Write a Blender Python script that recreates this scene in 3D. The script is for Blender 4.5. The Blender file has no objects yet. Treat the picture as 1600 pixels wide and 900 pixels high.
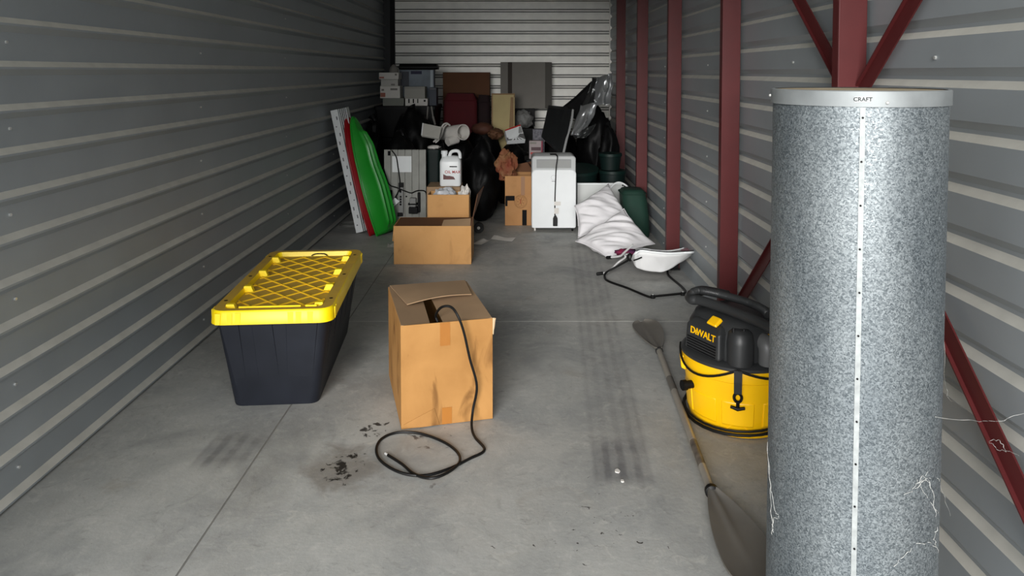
import bpy, bmesh, math, random
from mathutils import Vector, Matrix, noise, Euler
random.seed(7)
SC = bpy.context.scene
COL = SC.collection
R = math.radians

# ------------------------------------------------------------------ camera
CAM_H, FPX, PITCH, PPX, PPY = 1.5, 1170.0, R(2.5), 805.0, 163.0
cam_d = bpy.data.cameras.new('camera'); cam = bpy.data.objects.new('camera', cam_d); COL.objects.link(cam)
cam.location = (0, 0, CAM_H); cam.rotation_euler = (R(90) - PITCH, 0, 0)
cam_d.sensor_width = 36.0; cam_d.lens = 36.0 * FPX / 1600.0
cam_d.shift_x = (800 - PPX) / 1600.0; cam_d.shift_y = -(450 - PPY) / 1600.0
cam_d.clip_start = 0.05; cam_d.clip_end = 200
SC.camera = cam

# ------------------------------------------------------------------ daylight: overcast sky through the open front
world = bpy.data.worlds.new('overcast_sky'); SC.world = world; world.use_nodes = True
bgn = world.node_tree.nodes['Background']
bgn.inputs['Color'].default_value = (0.96, 0.985, 1.0, 1); bgn.inputs['Strength'].default_value = 3.2
pl = bpy.data.lights.new('door_portal', 'AREA'); pl.shape = 'RECTANGLE'; pl.size = 3.1; pl.size_y = 2.6
pl.cycles.is_portal = True
po = bpy.data.objects.new('door_portal', pl); COL.objects.link(po)
po.location = (-0.23, 0.32, 1.3); po.rotation_euler = (R(90), 0, 0)
sun_fill = bpy.data.lights.new('sun_fill', 'SUN'); sun_fill.energy = 4.3; sun_fill.angle = R(26); sun_fill.color = (1.0, 0.985, 0.96)  # wide soft low sun, added behind the camera as frontal fill
sun_fill_o = bpy.data.objects.new('sun_fill', sun_fill); COL.objects.link(sun_fill_o); sun_fill_o.rotation_euler = Vector((-0.19, -1.0, 0.24)).to_track_quat('Z', 'Y').to_euler()
SC.view_settings.view_transform = 'Standard'; SC.view_settings.look = 'None'
SC.view_settings.exposure = 0.0; SC.view_settings.gamma = 1.0
SC.view_settings.use_curve_mapping = False
SC.cycles.max_bounces = 10; SC.cycles.diffuse_bounces = 6; SC.cycles.glossy_bounces = 5
SC.cycles.sample_clamp_indirect = 6.0
SC.cycles.caustics_reflective = False; SC.cycles.caustics_refractive = False

# ------------------------------------------------------------------ pixel measurements -> metres
def ray(u, v):
    a = (u - PPX) / FPX; b = (v - PPY) / FPX
    return Vector((a, math.cos(PITCH) - b * math.sin(PITCH), -math.sin(PITCH) - b * math.cos(PITCH)))
def P(u, v, Y):
    r = ray(u, v); return Vector((r.x / r.y * Y, Y, CAM_H + r.z / r.y * Y))
def Pz(u, v, z=0.0):
    r = ray(u, v); t = (z - CAM_H) / r.z; return Vector((r.x * t, r.y * t, z))
def G(u, v): return Pz(u, v, 0.0)

# ------------------------------------------------------------------ materials
def lin(c):
    f = lambda x: x / 12.92 if x <= 0.04045 else ((x + 0.055) / 1.055) ** 2.4
    return tuple(f(x / 255.0) for x in c) + (1.0,)
MATS = {}
def mat(name, rgb, rough=0.6, metal=0.0, var=0.0, vscale=8.0, bump=0.0, bscale=60.0, spec=0.5, rvar=0.0, rgb2=None, detail=4.0, trans=0.0):
    if name in MATS: return MATS[name]
    m = bpy.data.materials.new(name); m.use_nodes = True
    nt = m.node_tree; n = nt.nodes; l = nt.links; b = n['Principled BSDF']
    b.inputs['Base Color'].default_value = lin(rgb); b.inputs['Roughness'].default_value = rough
    b.inputs['Metallic'].default_value = metal; b.inputs['Specular IOR Level'].default_value = spec
    if trans: b.inputs['Transmission Weight'].default_value = trans
    tc = n.new('ShaderNodeTexCoord')
    if var or rgb2:
        ns = n.new('ShaderNodeTexNoise'); ns.inputs['Scale'].default_value = vscale; ns.inputs['Detail'].default_value = detail
        l.new(tc.outputs['Object'], ns.inputs['Vector'])
        cr = n.new('ShaderNodeValToRGB'); c = lin(rgb)
        cr.color_ramp.elements[0].position = 0.3; cr.color_ramp.elements[1].position = 0.7
        c2 = lin(rgb2) if rgb2 else tuple(min(1, x * (1 + var)) for x in c[:3]) + (1,)
        c1 = c if rgb2 else tuple(x * (1 - var) for x in c[:3]) + (1,)
        cr.color_ramp.elements[0].color = c1; cr.color_ramp.elements[1].color = c2
        l.new(ns.outputs['Fac'], cr.inputs['Fac']); l.new(cr.outputs['Color'], b.inputs['Base Color'])
        if rvar:
            mr = n.new('ShaderNodeMapRange'); mr.inputs['To Min'].default_value = rough - rvar; mr.inputs['To Max'].default_value = rough + rvar
            l.new(ns.outputs['Fac'], mr.inputs['Value']); l.new(mr.outputs['Result'], b.inputs['Roughness'])
    if bump:
        nb = n.new('ShaderNodeTexNoise'); nb.inputs['Scale'].default_value = bscale; nb.inputs['Detail'].default_value = 3
        l.new(tc.outputs['Object'], nb.inputs['Vector'])
        bp = n.new('ShaderNodeBump'); bp.inputs['Strength'].default_value = bump; bp.inputs['Distance'].default_value = 0.01
        l.new(nb.outputs['Fac'], bp.inputs['Height']); l.new(bp.outputs['Normal'], b.inputs['Normal'])
    MATS[name] = m
    return m

def concrete_mat():
    m = bpy.data.materials.new('concrete'); m.use_nodes = True; nt = m.node_tree; n = nt.nodes; l = nt.links
    b = n['Principled BSDF']; tc = n.new('ShaderNodeTexCoord'); OBJ = tc.outputs['Object']
    def nz(scale, detail=5, rough=0.6, dist=0.0):
        x = n.new('ShaderNodeTexNoise'); x.inputs['Scale'].default_value = scale; x.inputs['Detail'].default_value = detail
        x.inputs['Roughness'].default_value = rough; x.inputs['Distortion'].default_value = dist
        l.new(OBJ, x.inputs['Vector']); return x.outputs['Fac']
    def ramp(src, p0, p1, c0=0.0, c1=1.0):
        r = n.new('ShaderNodeMapRange'); r.interpolation_type = 'SMOOTHSTEP'
        for k, v in zip(('From Min', 'From Max', 'To Min', 'To Max'), (p0, p1, c0, c1)): r.inputs[k].default_value = v
        l.new(src, r.inputs['Value']); return r.outputs['Result']
    def mth(op, a, bb=None):
        x = n.new('ShaderNodeMath'); x.operation = op
        for i, s in enumerate((a, bb)):
            if s is None: continue
            if isinstance(s, (int, float)): x.inputs[i].default_value = s
            else: l.new(s, x.inputs[i])
        return x.outputs[0]
    def mix(fac, ca, cb):
        x = n.new('ShaderNodeMix'); x.data_type = 'RGBA'
        if isinstance(fac, (int, float)): x.inputs[0].default_value = fac
        else: l.new(fac, x.inputs[0])
        for i, s in ((6, ca), (7, cb)):
            if isinstance(s, tuple): x.inputs[i].default_value = s
            else: l.new(s, x.inputs[i])
        return x.outputs[2]
    sep = n.new('ShaderNodeSeparateXYZ'); l.new(OBJ, sep.inputs[0]); X, Y = sep.outputs[0], sep.outputs[1]
    base = mix(ramp(nz(1.3, 6, 0.65, 0.4), 0.32, 0.68), lin((150, 151, 149)), lin((176, 175, 170)))
    base = mix(ramp(nz(6, 8, 0.7, 0.8), 0.45, 0.75, 0, 0.45), base, lin((186, 185, 181)))
    base = mix(ramp(nz(3.2, 6, 0.6, 1.0), 0.55, 0.8, 0, 0.5), base, lin((140, 130, 116)))
    base = mix(ramp(nz(70, 4, 0.6), 0.62, 0.75, 0, 0.35), base, lin((95, 93, 90)))
    base = mix(ramp(nz(14, 7, 0.75, 1.5), 0.50, 0.72, 0, 0.55), base, lin((196, 194, 187)))
    base = mix(ramp(nz(9, 7, 0.7, 2.0), 0.54, 0.74, 0, 0.5), base, lin((118, 117, 113)))
    base = mix(ramp(nz(2.1, 4, 0.6, 0.6), 0.5, 0.72, 0, 0.55), base, lin((122, 124, 124)))
    # tyre tracks: soft bands along the unit with tread stripes
    def track(xc, w, slope, y0, y1, stripes, dark, lo):
        xx = mth('SUBTRACT', mth('SUBTRACT', X, xc), mth('MULTIPLY', Y, slope))
        inside = mth('MULTIPLY', ramp(mth('ABSOLUTE', xx), w, w * 0.75), mth('MULTIPLY', ramp(Y, y0, y0 + 0.12), ramp(Y, y1, y1 - 0.15)))
        st = ramp(mth('ADD', mth('SINE', mth('ADD', mth('MULTIPLY', xx, stripes), mth('MULTIPLY', nz(9, 3), 2.5))), mth('MULTIPLY', nz(30, 4), 0.8)), -0.3, 1.2, 0.5, 1.0)
        f = mth('MULTIPLY', mth('MULTIPLY', inside, st), ramp(nz(4.5, 5, 0.6), 0.25, 0.7, lo, dark))
        return f
    dk = lin((92, 90, 90))
    base = mix(track(0.26, 0.13, 0.052, 2.9, 6.6, 115, 0.38, 0.08), base, dk)
    base = mix(track(0.26, 0.12, 0.052, 2.62, 3.05, 110, 0.75, 0.35), base, lin((84, 82, 86)))
    base = mix(track(-1.22, 0.13, 0.035, 2.72, 3.12, 100, 0.7, 0.25), base, lin((92, 91, 92)))
    base = mix(track(-0.98, 0.2, 0.0, 1.9, 3.3, 20, 0.45, 0.0), base, lin((110, 108, 105)))
    # oil spills: noise inside small discs
    def spill(x, y, rx, ry, lo, hi, scale=22):
        ax = mth('DIVIDE', mth('SUBTRACT', X, x), rx); ay = mth('DIVIDE', mth('SUBTRACT', Y, y), ry)
        d = mth('SQRT', mth('ADD', mth('MULTIPLY', ax, ax), mth('MULTIPLY', ay, ay)))
        s = mth('SUBTRACT', nz(scale, 4, 0.6, 0.6), mth('MULTIPLY', mth('POWER', d, 2.0), 0.22))
        return ramp(s, lo, hi)
    base = mix(mth('MULTIPLY', spill(-0.66, 2.79, 0.17, 0.17, 0.2, 0.5, 5), 0.6), base, lin((112, 104, 94)))
    base = mix(spill(-0.65, 2.78, 0.10, 0.14, 0.455, 0.52, 20), base, lin((36, 33, 30)))
    base = mix(spill(-0.60, 3.08, 0.09, 0.10, 0.48, 0.56, 26), base, lin((60, 57, 54)))
    base = mix(spill(-0.36, 3.0, 0.2, 0.12, 0.53, 0.63, 16), base, lin((92, 88, 86)))
    base = mix(spill(-0.30, 2.66, 0.05, 0.12, 0.5, 0.6, 14), base, lin((100, 96, 92)))
    base = mix(spill(0.26, 2.4, 0.5, 0.6, 0.64, 0.67, 34), base, lin((70, 66, 62)))
    l.new(base, b.inputs['Base Color'])
    l.new(ramp(nz(5, 5), 0.3, 0.7, 0.5, 0.72), b.inputs['Roughness']); b.inputs['Specular IOR Level'].default_value = 0.4
    bp = n.new('ShaderNodeBump'); bp.inputs['Strength'].default_value = 0.12; bp.inputs['Distance'].default_value = 0.01
    l.new(nz(45, 6, 0.65), bp.inputs['Height']); l.new(bp.outputs['Normal'], b.inputs['Normal'])
    MATS['concrete'] = m; return m

def galv_mat():
    m = bpy.data.materials.new('galvanised_spangle'); m.use_nodes = True; nt = m.node_tree; n = nt.nodes; l = nt.links
    b = n['Principled BSDF']; tc = n.new('ShaderNodeTexCoord')
    v = n.new('ShaderNodeTexVoronoi'); v.inputs['Scale'].default_value = 330; v.inputs['Randomness'].default_value = 1
    ns = n.new('ShaderNodeTexNoise'); ns.inputs['Scale'].default_value = 120; ns.inputs['Detail'].default_value = 3
    mixv = n.new('ShaderNodeMixRGB') if False else None
    big = n.new('ShaderNodeTexNoise'); big.inputs['Scale'].default_value = 3.5; big.inputs['Detail'].default_value = 5
    ad = n.new('ShaderNodeVectorMath'); ad.operation = 'MULTIPLY_ADD'
    nv = n.new('ShaderNodeTexNoise'); nv.inputs['Scale'].default_value = 110
    l.new(tc.outputs['Object'], nv.inputs['Vector'])
    l.new(nv.outputs['Color'], ad.inputs[0]); ad.inputs[1].default_value = (0.012, 0.012, 0.012); l.new(tc.outputs['Object'], ad.inputs[2])
    l.new(ad.outputs[0], v.inputs['Vector'])
    mpb = n.new('ShaderNodeMapping'); mpb.inputs['Scale'].default_value = (1.6, 1.6, 0.45); l.new(tc.outputs['Object'], mpb.inputs['Vector']); l.new(mpb.outputs[0], big.inputs['Vector'])
    sepc = n.new('ShaderNodeSeparateColor'); l.new(v.outputs['Color'], sepc.inputs[0])
    cr = n.new('ShaderNodeValToRGB'); e = cr.color_ramp.elements
    e[0].position = 0.05; e[0].color = lin((98, 105, 109)); e[1].position = 0.95; e[1].color = lin((162, 168, 170))
    l.new(sepc.outputs[0], cr.inputs['Fac'])
    mx = n.new('ShaderNodeMix'); mx.data_type = 'RGBA'; mx.blend_type = 'MULTIPLY'; mx.inputs[0].default_value = 1.0
    cb = n.new('ShaderNodeValToRGB'); cb.color_ramp.elements[0].position = 0.3; cb.color_ramp.elements[1].position = 0.7
    cb.color_ramp.elements[0].color = (0.50, 0.53, 0.56, 1); cb.color_ramp.elements[1].color = (1, 1, 1, 1)
    l.new(big.outputs['Fac'], cb.inputs['Fac']); l.new(cr.outputs['Color'], mx.inputs[6]); l.new(cb.outputs['Color'], mx.inputs[7])
    l.new(mx.outputs[2], b.inputs['Base Color'])
    b.inputs['Metallic'].default_value = 0.65
    mr = n.new('ShaderNodeMapRange'); mr.inputs['To Min'].default_value = 0.42; mr.inputs['To Max'].default_value = 0.72
    l.new(sepc.outputs[1], mr.inputs['Value']); l.new(mr.outputs['Result'], b.inputs['Roughness'])
    bp = n.new('ShaderNodeBump'); bp.inputs['Strength'].default_value = 0.10; bp.inputs['Distance'].default_value = 0.01
    l.new(big.outputs['Fac'], bp.inputs['Height']); l.new(bp.outputs['Normal'], b.inputs['Normal'])
    MATS['galv'] = m; return m

def cardboard_mat(name, c1, c2, stain=0.5):
    m = bpy.data.materials.new(name); m.use_nodes = True; nt = m.node_tree; n = nt.nodes; l = nt.links
    b = n['Principled BSDF']; tc = n.new('ShaderNodeTexCoord')
    def nz(s, d=5, dist=0.3, sc=None):
        x = n.new('ShaderNodeTexNoise'); x.inputs['Scale'].default_value = s; x.inputs['Detail'].default_value = d; x.inputs['Distortion'].default_value = dist
        if sc:
            mp = n.new('ShaderNodeMapping'); mp.inputs['Scale'].default_value = sc; l.new(tc.outputs['Object'], mp.inputs['Vector']); l.new(mp.outputs[0], x.inputs['Vector'])
        else: l.new(tc.outputs['Object'], x.inputs['Vector'])
        return x.outputs['Fac']
    def rmp(src, p0, p1, c0, c1_):
        r = n.new('ShaderNodeValToRGB'); r.color_ramp.elements[0].position = p0; r.color_ramp.elements[1].position = p1
        r.color_ramp.elements[0].color = c0; r.color_ramp.elements[1].color = c1_; l.new(src, r.inputs['Fac']); return r.outputs['Color']
    base = rmp(nz(5), 0.3, 0.7, lin(c1), lin(c2))
    mx = n.new('ShaderNodeMix'); mx.data_type = 'RGBA'; mx.blend_type = 'MULTIPLY'; mx.inputs[0].default_value = stain
    l.new(base, mx.inputs[6]); l.new(rmp(nz(11, 6, 0.8, (1, 1, 0.4)), 0.58, 0.72, (1, 1, 1, 1), (0.45, 0.40, 0.34, 1)), mx.inputs[7])
    l.new(mx.outputs[2], b.inputs['Base Color']); b.inputs['Roughness'].default_value = 0.75; b.inputs['Specular IOR Level'].default_value = 0.25
    bp = n.new('ShaderNodeBump'); bp.inputs['Strength'].default_value = 0.25; bp.inputs['Distance'].default_value = 0.01
    l.new(nz(14, 5), bp.inputs['Height']); l.new(bp.outputs['Normal'], b.inputs['Normal'])
    MATS[name] = m; return m

M_CONC = concrete_mat(); M_GALV = galv_mat()
M_CARD = cardboard_mat('cardboard_worn', (154, 110, 60), (174, 128, 74), 0.85)
M_CARD2 = cardboard_mat('cardboard_clean', (190, 142, 88), (200, 152, 98), 0.25)
M_CARDIN = mat('cardboard_inside', (152, 124, 94), 0.8, var=0.08, vscale=6)
M_CARDDK = mat('cardboard_brown', (98, 62, 36), 0.8, var=0.08, vscale=5)
M_TAPE = mat('parcel_tape', (158, 102, 42), 0.35, var=0.06, vscale=10)
M_WALL = mat('galvalume_sheet', (153, 159, 163), 0.45, 0.25, var=0.06, vscale=3.0, bump=0.02, bscale=20, rvar=0.06)
M_DOOR = mat('door_curtain_steel', (230, 228, 221), 0.4, 0.15, var=0.10, vscale=5, bump=0.04, bscale=9, rvar=0.08)
M_RED = mat('red_oxide_steel', (82, 31, 32), 0.5, spec=0.3, var=0.10, vscale=6, rvar=0.05)
M_CEIL = mat('ceiling_insulation', (236, 236, 232), 0.8, var=0.03)
M_JOINT = mat('joint_dust', (122, 120, 115), 0.9, var=0.15, vscale=20)
M_OUT = mat('outside_concrete', (150, 148, 142), 0.8, var=0.08, vscale=2)
M_LEDGE = mat('ledge_pale', (186, 184, 176), 0.85, var=0.08, vscale=12)  # paler tone for the wall slopes that face up
M_SCREW = mat('screw_zinc', (225, 225, 222), 0.3, 0.6)
M_BLK = mat('black_plastic', (8, 8, 9), 0.55, var=0.15, vscale=14, spec=0.2)
M_TOTE = mat('tote_black', (27, 30, 38), 0.55, var=0.15, vscale=9, rvar=0.06, spec=0.3)
M_BAG = mat('bin_bag', (8, 8, 9), 0.5, bump=0.25, bscale=22, spec=0.18)
M_RUB = mat('black_rubber', (12, 12, 12), 0.5, spec=0.3)
M_YEL = mat('lid_yellow', (254, 220, 0), 0.42, var=0.05, vscale=8)
M_YELD = mat('lid_yellow_dusty', (196, 158, 50), 0.6, rgb2=(180, 146, 66), vscale=12)
M_VYEL = mat('vacuum_yellow', (255, 194, 4), 0.38, var=0.03, vscale=8)
M_VBLK = mat('vacuum_black', (44, 45, 46), 0.42, var=0.08, vscale=12)
M_WHITE = mat('white_plastic', (228, 231, 232), 0.35, var=0.02)
M_WHITE2 = mat('white_card', (214, 210, 204), 0.7, var=0.05)
M_GREYP = mat('grey_plastic', (150, 150, 144), 0.55, var=0.08, vscale=12)
M_GREYC = mat('grey_carton', (128, 124, 118), 0.75, var=0.04)
M_GRN = mat('green_sled', (34, 150, 44), 0.28, var=0.05)
M_REDS = mat('red_sled', (150, 16, 26), 0.35)
M_DKGR = mat('dark_green', (6, 46, 34), 0.8, var=0.15, vscale=10)
M_TEAL = mat('dark_teal', (9, 26, 24), 0.55, spec=.25)
M_PIL = mat('pillow_cotton', (212, 210, 212), 0.85, var=0.04, vscale=9, bump=0.15, bscale=16)
M_CHROME = mat('chrome', (225, 225, 225), 0.3, 0.4)
M_FOIL = mat('foil', (196, 198, 200), 0.3, 0.8, bump=0.12, bscale=9)
M_FOILD = mat('dark_film', (70, 72, 74), 0.3, 0.8, bump=0.1, bscale=6)
M_REDC = mat('dark_red_cloth', (78, 4, 14), 0.85, var=0.15, vscale=5)
M_MAR = mat('maroon_cloth', (28, 6, 10), 0.85, var=0.15)
M_CREAM = mat('cream_board', (176, 158, 106), 0.6, var=0.08, vscale=4)
M_WOOD = mat('brown_board', (132, 100, 58), 0.6, var=0.1)
M_BLUE = mat('blue_grey_print', (128, 140, 152), 0.55, rgb2=(92, 100, 110), vscale=4)
M_NAVY = mat('navy_print', (32, 34, 66), 0.6)
M_PADDLE = mat('paddle_grey', (98, 94, 88), 0.5, var=0.08, vscale=12)
M_SHAFT = mat('paddle_shaft', (150, 144, 134), 0.4, 0.2, var=0.08, vscale=14)
M_WEB = mat('cobweb', (190, 190, 186), 0.8)
M_REDP = mat('red_print', (176, 34, 30), 0.6)
M_PAPER = mat('kraft_paper', (134, 98, 62), 0.8, rgb2=(122, 50, 32), vscale=7, bump=0.3, bscale=20)
M_PINK = mat('pink_fabric', (130, 20, 52), 0.8, rgb2=(48, 34, 78), vscale=22)
M_LID = mat('dusty_wood', (176, 164, 138), 0.8, rgb2=(150, 130, 98), vscale=10)
M_INK = mat('ink_black', (8, 8, 9), 0.7, spec=0.15)
M_STAMP = mat('stamp_brown', (112, 76, 42), 0.8)
M_PLBAG = mat('clear_bag', (196, 198, 202), 0.3, bump=0.3, bscale=30)

# ------------------------------------------------------------------ mesh helpers
def smooth_path(pts, n=6, closed=False):
    pts = [Vector(p) for p in pts]; out = []; N = len(pts)
    rng = range(N) if closed else range(N - 1)
    for i in rng:
        if closed: p0, p1, p2, p3 = pts[(i - 1) % N], pts[i], pts[(i + 1) % N], pts[(i + 2) % N]
        else: p0, p1, p2, p3 = pts[max(i - 1, 0)], pts[i], pts[i + 1], pts[min(i + 2, N - 1)]
        for k in range(n):
            t = k / n
            out.append(0.5 * ((2 * p1) + (p2 - p0) * t + (2 * p0 - 5 * p1 + 4 * p2 - p3) * t * t + (3 * p1 - p0 - 3 * p2 + p3) * t ** 3))
    if not closed: out.append(pts[-1])
    return out
class MB:
    def __init__(s): s.v = []; s.f = []
    def add(s, vs, fs):
        o = len(s.v); s.v += [Vector(x) for x in vs]; s.f += [tuple(i + o for i in f) for f in fs]; return s
    def box(s, x0, x1, y0, y1, z0, z1):
        vs = [(x, y, z) for z in (z0, z1) for y in (y0, y1) for x in (x0, x1)]
        return s.add(vs, [(0, 2, 3, 1), (4, 5, 7, 6), (0, 1, 5, 4), (2, 6, 7, 3), (0, 4, 6, 2), (1, 3, 7, 5)])
    def hexa(s, c8):   # bottom 4 (ccw) + top 4 (ccw)
        return s.add(c8, [(3, 2, 1, 0), (4, 5, 6, 7), (0, 1, 5, 4), (1, 2, 6, 5), (2, 3, 7, 6), (3, 0, 4, 7)])
    def slab(s, quad, th):   # quad of 4 points, extruded by th along -normal
        q = [Vector(p) for p in quad]; nn = (q[1] - q[0]).cross(q[3] - q[0]).normalized() * th
        return s.hexa([p - nn for p in q] + q)
    def bar(s, a, b, w, t, up=(0, 0, 1)):
        a = Vector(a); b = Vector(b); d = (b - a).normalized(); x = d.cross(Vector(up)).normalized(); y = x.cross(d)
        x *= w / 2; y *= t / 2
        return s.hexa([a - x - y, a + x - y, a + x + y, a - x + y, b - x - y, b + x - y, b + x + y, b - x + y])
    def tube(s, path, r, n=8, closed=False, caps=True):
        pts = [Vector(p) for p in path]; N = len(pts)
        rr = r if isinstance(r, (list, tuple)) else [r] * N
        tang = []
        for i in range(N):
            a = pts[(i - 1) % N] if (closed or i > 0) else pts[0]; b = pts[(i + 1) % N] if (closed or i < N - 1) else pts[-1]
            t = (b - a); tang.append(t.normalized() if t.length > 1e-9 else Vector((0, 0, 1)))
        ref = Vector((0, 0, 1)) if abs(tang[0].z) < 0.9 else Vector((1, 0, 0))
        x = tang[0].cross(ref).normalized(); vs = []; fs = []
        for i in range(N):
            x = (x - tang[i] * x.dot(tang[i])); x = x.normalized() if x.length > 1e-6 else tang[i].orthogonal().normalized()
            y = tang[i].cross(x)
            for k in range(n):
                an = 2 * math.pi * k / n; vs.append(pts[i] + (x * math.cos(an) + y * math.sin(an)) * rr[i])
        for i in range(N if closed else N - 1):
            j = (i + 1) % N
            for k in range(n):
                k2 = (k + 1) % n; fs.append((i * n + k, i * n + k2, j * n + k2, j * n + k))
        if caps and not closed:
            fs.append(tuple(range(n - 1, -1, -1))); fs.append(tuple((N - 1) * n + k for k in range(n)))
        return s.add(vs, fs)
    def loft(s, rings, cap0=True, cap1=True):
        n = len(rings[0]); vs = [p for r in rings for p in r]; fs = []
        for i in range(len(rings) - 1):
            for k in range(n):
                k2 = (k + 1) % n; fs.append((i * n + k, i * n + k2, (i + 1) * n + k2, (i + 1) * n + k))
        if cap0: fs.append(tuple(range(n - 1, -1, -1)))
        if cap1: fs.append(tuple((len(rings) - 1) * n + k for k in range(n)))
        return s.add(vs, fs)
    def lathe(s, prof, n=40, c=(0, 0, 0), cap0=True, cap1=True):
        c = Vector(c)
        return s.loft([[c + Vector((r * math.cos(2 * math.pi * k / n), r * math.sin(2 * math.pi * k / n), z)) for k in range(n)] for r, z in prof], cap0, cap1)
    def grid(s, fn, nu, nv, thick=0.0, wrap=False):
        vs = [Vector(fn(i / (nu - 1), j / (nv - 1))) for j in range(nv) for i in range(nu)]
        fs = [(j * nu + i, j * nu + i + 1, (j + 1) * nu + i + 1, (j + 1) * nu + i) for j in range(nv - 1) for i in range(nu - 1)]
        return s.add(vs, fs)
    def build(s, name, m, parent=None, world=False, origin=None, smooth=False, ang=35, bevel=0.0, seg=2, solid=0.0, recalc=True):
        off = Vector((0, 0, 0))
        if world and parent is not None:
            p = parent
            while p is not None: off += p.location; p = p.parent
        if parent is None and origin is not None: off = Vector(origin)
        me = bpy.data.meshes.new(name); me.from_pydata([v - off for v in s.v], [], s.f); me.update()
        if recalc:
            bm = bmesh.new(); bm.from_mesh(me); bmesh.ops.recalc_face_normals(bm, faces=bm.faces); bm.to_mesh(me); bm.free()
        if smooth:
            for p in me.polygons: p.use_smooth = True
            me.set_sharp_from_angle(angle=R(ang))
        o = bpy.data.objects.new(name, me); COL.objects.link(o); me.materials.append(m)
        if parent is not None: o.parent = parent
        elif origin is not None: o.location = origin
        if bevel:
            b = o.modifiers.new('bevel', 'BEVEL'); b.width = bevel; b.segments = seg; b.limit_method = 'ANGLE'; b.angle_limit = R(40)
        if solid:
            b = o.modifiers.new('solid', 'SOLIDIFY'); b.thickness = solid; b.offset = 0
        return o
def tag(o, label=None, cat=None, group=None, kind=None):
    if label: o['label'] = label
    if cat: o['category'] = cat
    if group: o['group'] = group
    if kind: o['kind'] = kind
    return o
def thing(name, loc, label, cat, rz=0.0, group=None):
    o = bpy.data.objects.new(name, None); COL.objects.link(o); o.location = loc; o.rotation_euler = (0, 0, rz); o.empty_display_size = 0.1
    return tag(o, label, cat, group)
def rrect(hx, y0, y1, z, r, n=5):
    pts = []
    for cx, cy, a0 in ((hx - r, y1 - r, 0), (-hx + r, y1 - r, 90), (-hx + r, y0 + r, 180), (hx - r, y0 + r, 270)):
        for k in range(n + 1):
            a = R(a0 + 90 * k / n); pts.append(Vector((cx + r * math.cos(a), cy + r * math.sin(a), z)))
    return pts
def text_mesh(name, body, size, m, parent, mtx, extrude=0.0006):
    cu = bpy.data.curves.new(name, 'FONT'); cu.body = body; cu.size = size; cu.align_x = 'CENTER'; cu.align_y = 'CENTER'; cu.extrude = extrude; cu.offset = size * 0.012
    to = bpy.data.objects.new('tmp_text', cu); COL.objects.link(to)
    me = bpy.data.meshes.new_from_object(to.evaluated_get(bpy.context.evaluated_depsgraph_get()))
    bpy.data.objects.remove(to); bpy.data.curves.remove(cu)
    me.name = name; me.transform(mtx); me.materials.clear(); me.materials.append(m)
    o = bpy.data.objects.new(name, me); COL.objects.link(o); o.parent = parent; return o
def frame(o, x, y):   # matrix with columns x, y, z=x cross y at o
    x = Vector(x).normalized(); y = Vector(y); y = (y - x * y.dot(x)).normalized(); z = x.cross(y); o = Vector(o)
    return Matrix(((x.x, y.x, z.x, o.x), (x.y, y.y, z.y, o.y), (x.z, y.z, z.z, o.z), (0, 0, 0, 1)))

# ================================================================== THE SETTING
XL, XR, YF, YB, ZC = -1.755, 1.262, 0.35, 10.0, 2.95
# floor: dust-filled joint bed with concrete slabs on it
fl = MB().box(XL - 0.05, XR + 0.1, YF, YB + 0.1, -0.12, -0.0015).build('floor', M_JOINT); tag(fl, kind='structure')
xs = (XL - 0.05, -1.009, XR + 0.1); ys = (YF, 4.44, 8.6, YB + 0.1); g = 0.0035
for i in range(2):
    for j in range(3):
        MB().box(xs[i] + g, xs[i + 1] - g, ys[j] + g, ys[j + 1] - g, -0.10, 0.0).build('slab', M_CONC, fl)
MB().box(-1.0, XR + 0.1, 4.44 - g, 4.44 + g, -0.05, -0.0006).build('joint_filler', mat('joint_white', (214, 213, 208), 0.9), fl)
tag(MB().box(-14, 14, -16, YF, -0.15, -0.02).build('ground_outside', M_OUT), kind='structure')

def corrugated(name, xface, depth, zc, ups, crest, downs, inward, y0, y1, groove):
    # horizontal ribs; zc = height of the first upward-facing slope's centre
    prof = [(0.0, 0.0)]; k = 0; z = zc
    while z < ZC - 0.05:
        if groove:   # recess away from the room: down slope on top, up slope below
            prof += [(z - ups / 2, 0), (z + ups / 2, -depth), (z + ups / 2 + crest, -depth), (z + ups / 2 + crest + downs, 0)]
        else:        # proud rib: up slope on top
            prof += [(z - ups / 2 - crest - downs, 0), (z - ups / 2 - crest, depth), (z - ups / 2, depth), (z + ups / 2, 0)]
        z += 0.1497
    prof = [(max(0, a), b) for a, b in prof] + [(ZC, 0)]
    vs = []; fs = []
    for zz, d in prof:
        for y in (y0, y1): vs.append((xface + inward * d, y, zz))
    for i in range(len(prof) - 1): fs.append((2 * i, 2 * i + 1, 2 * i + 3, 2 * i + 2))
    # outer skin, so the sheet is a closed solid
    xo = xface - inward * 0.06; b = len(vs)
    vs += [(xo, y0, 0), (xo, y1, 0), (xo, y0, ZC), (xo, y1, ZC)]; n = len(prof)
    fs += [(b, b + 2, b + 3, b + 1), (0, b, b + 1, 1), (2 * n - 2, 2 * n - 1, b + 3, b + 2),
           tuple([b] + [2 * i for i in range(n)] + [b + 2]), tuple([b + 3] + [2 * i + 1 for i in range(n - 1, -1, -1)] + [b + 1])]
    o = MB().add(vs, fs).build(name, M_WALL, recalc=False); o.data.materials.append(M_LEDGE)
    for p in o.data.polygons:      # paler colour brightens the ledges that face up
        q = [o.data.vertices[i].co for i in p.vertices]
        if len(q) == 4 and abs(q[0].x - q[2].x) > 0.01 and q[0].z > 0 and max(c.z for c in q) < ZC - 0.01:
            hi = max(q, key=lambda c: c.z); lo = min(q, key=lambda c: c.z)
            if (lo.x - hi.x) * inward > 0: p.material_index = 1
    return tag(o, kind='structure')
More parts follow.
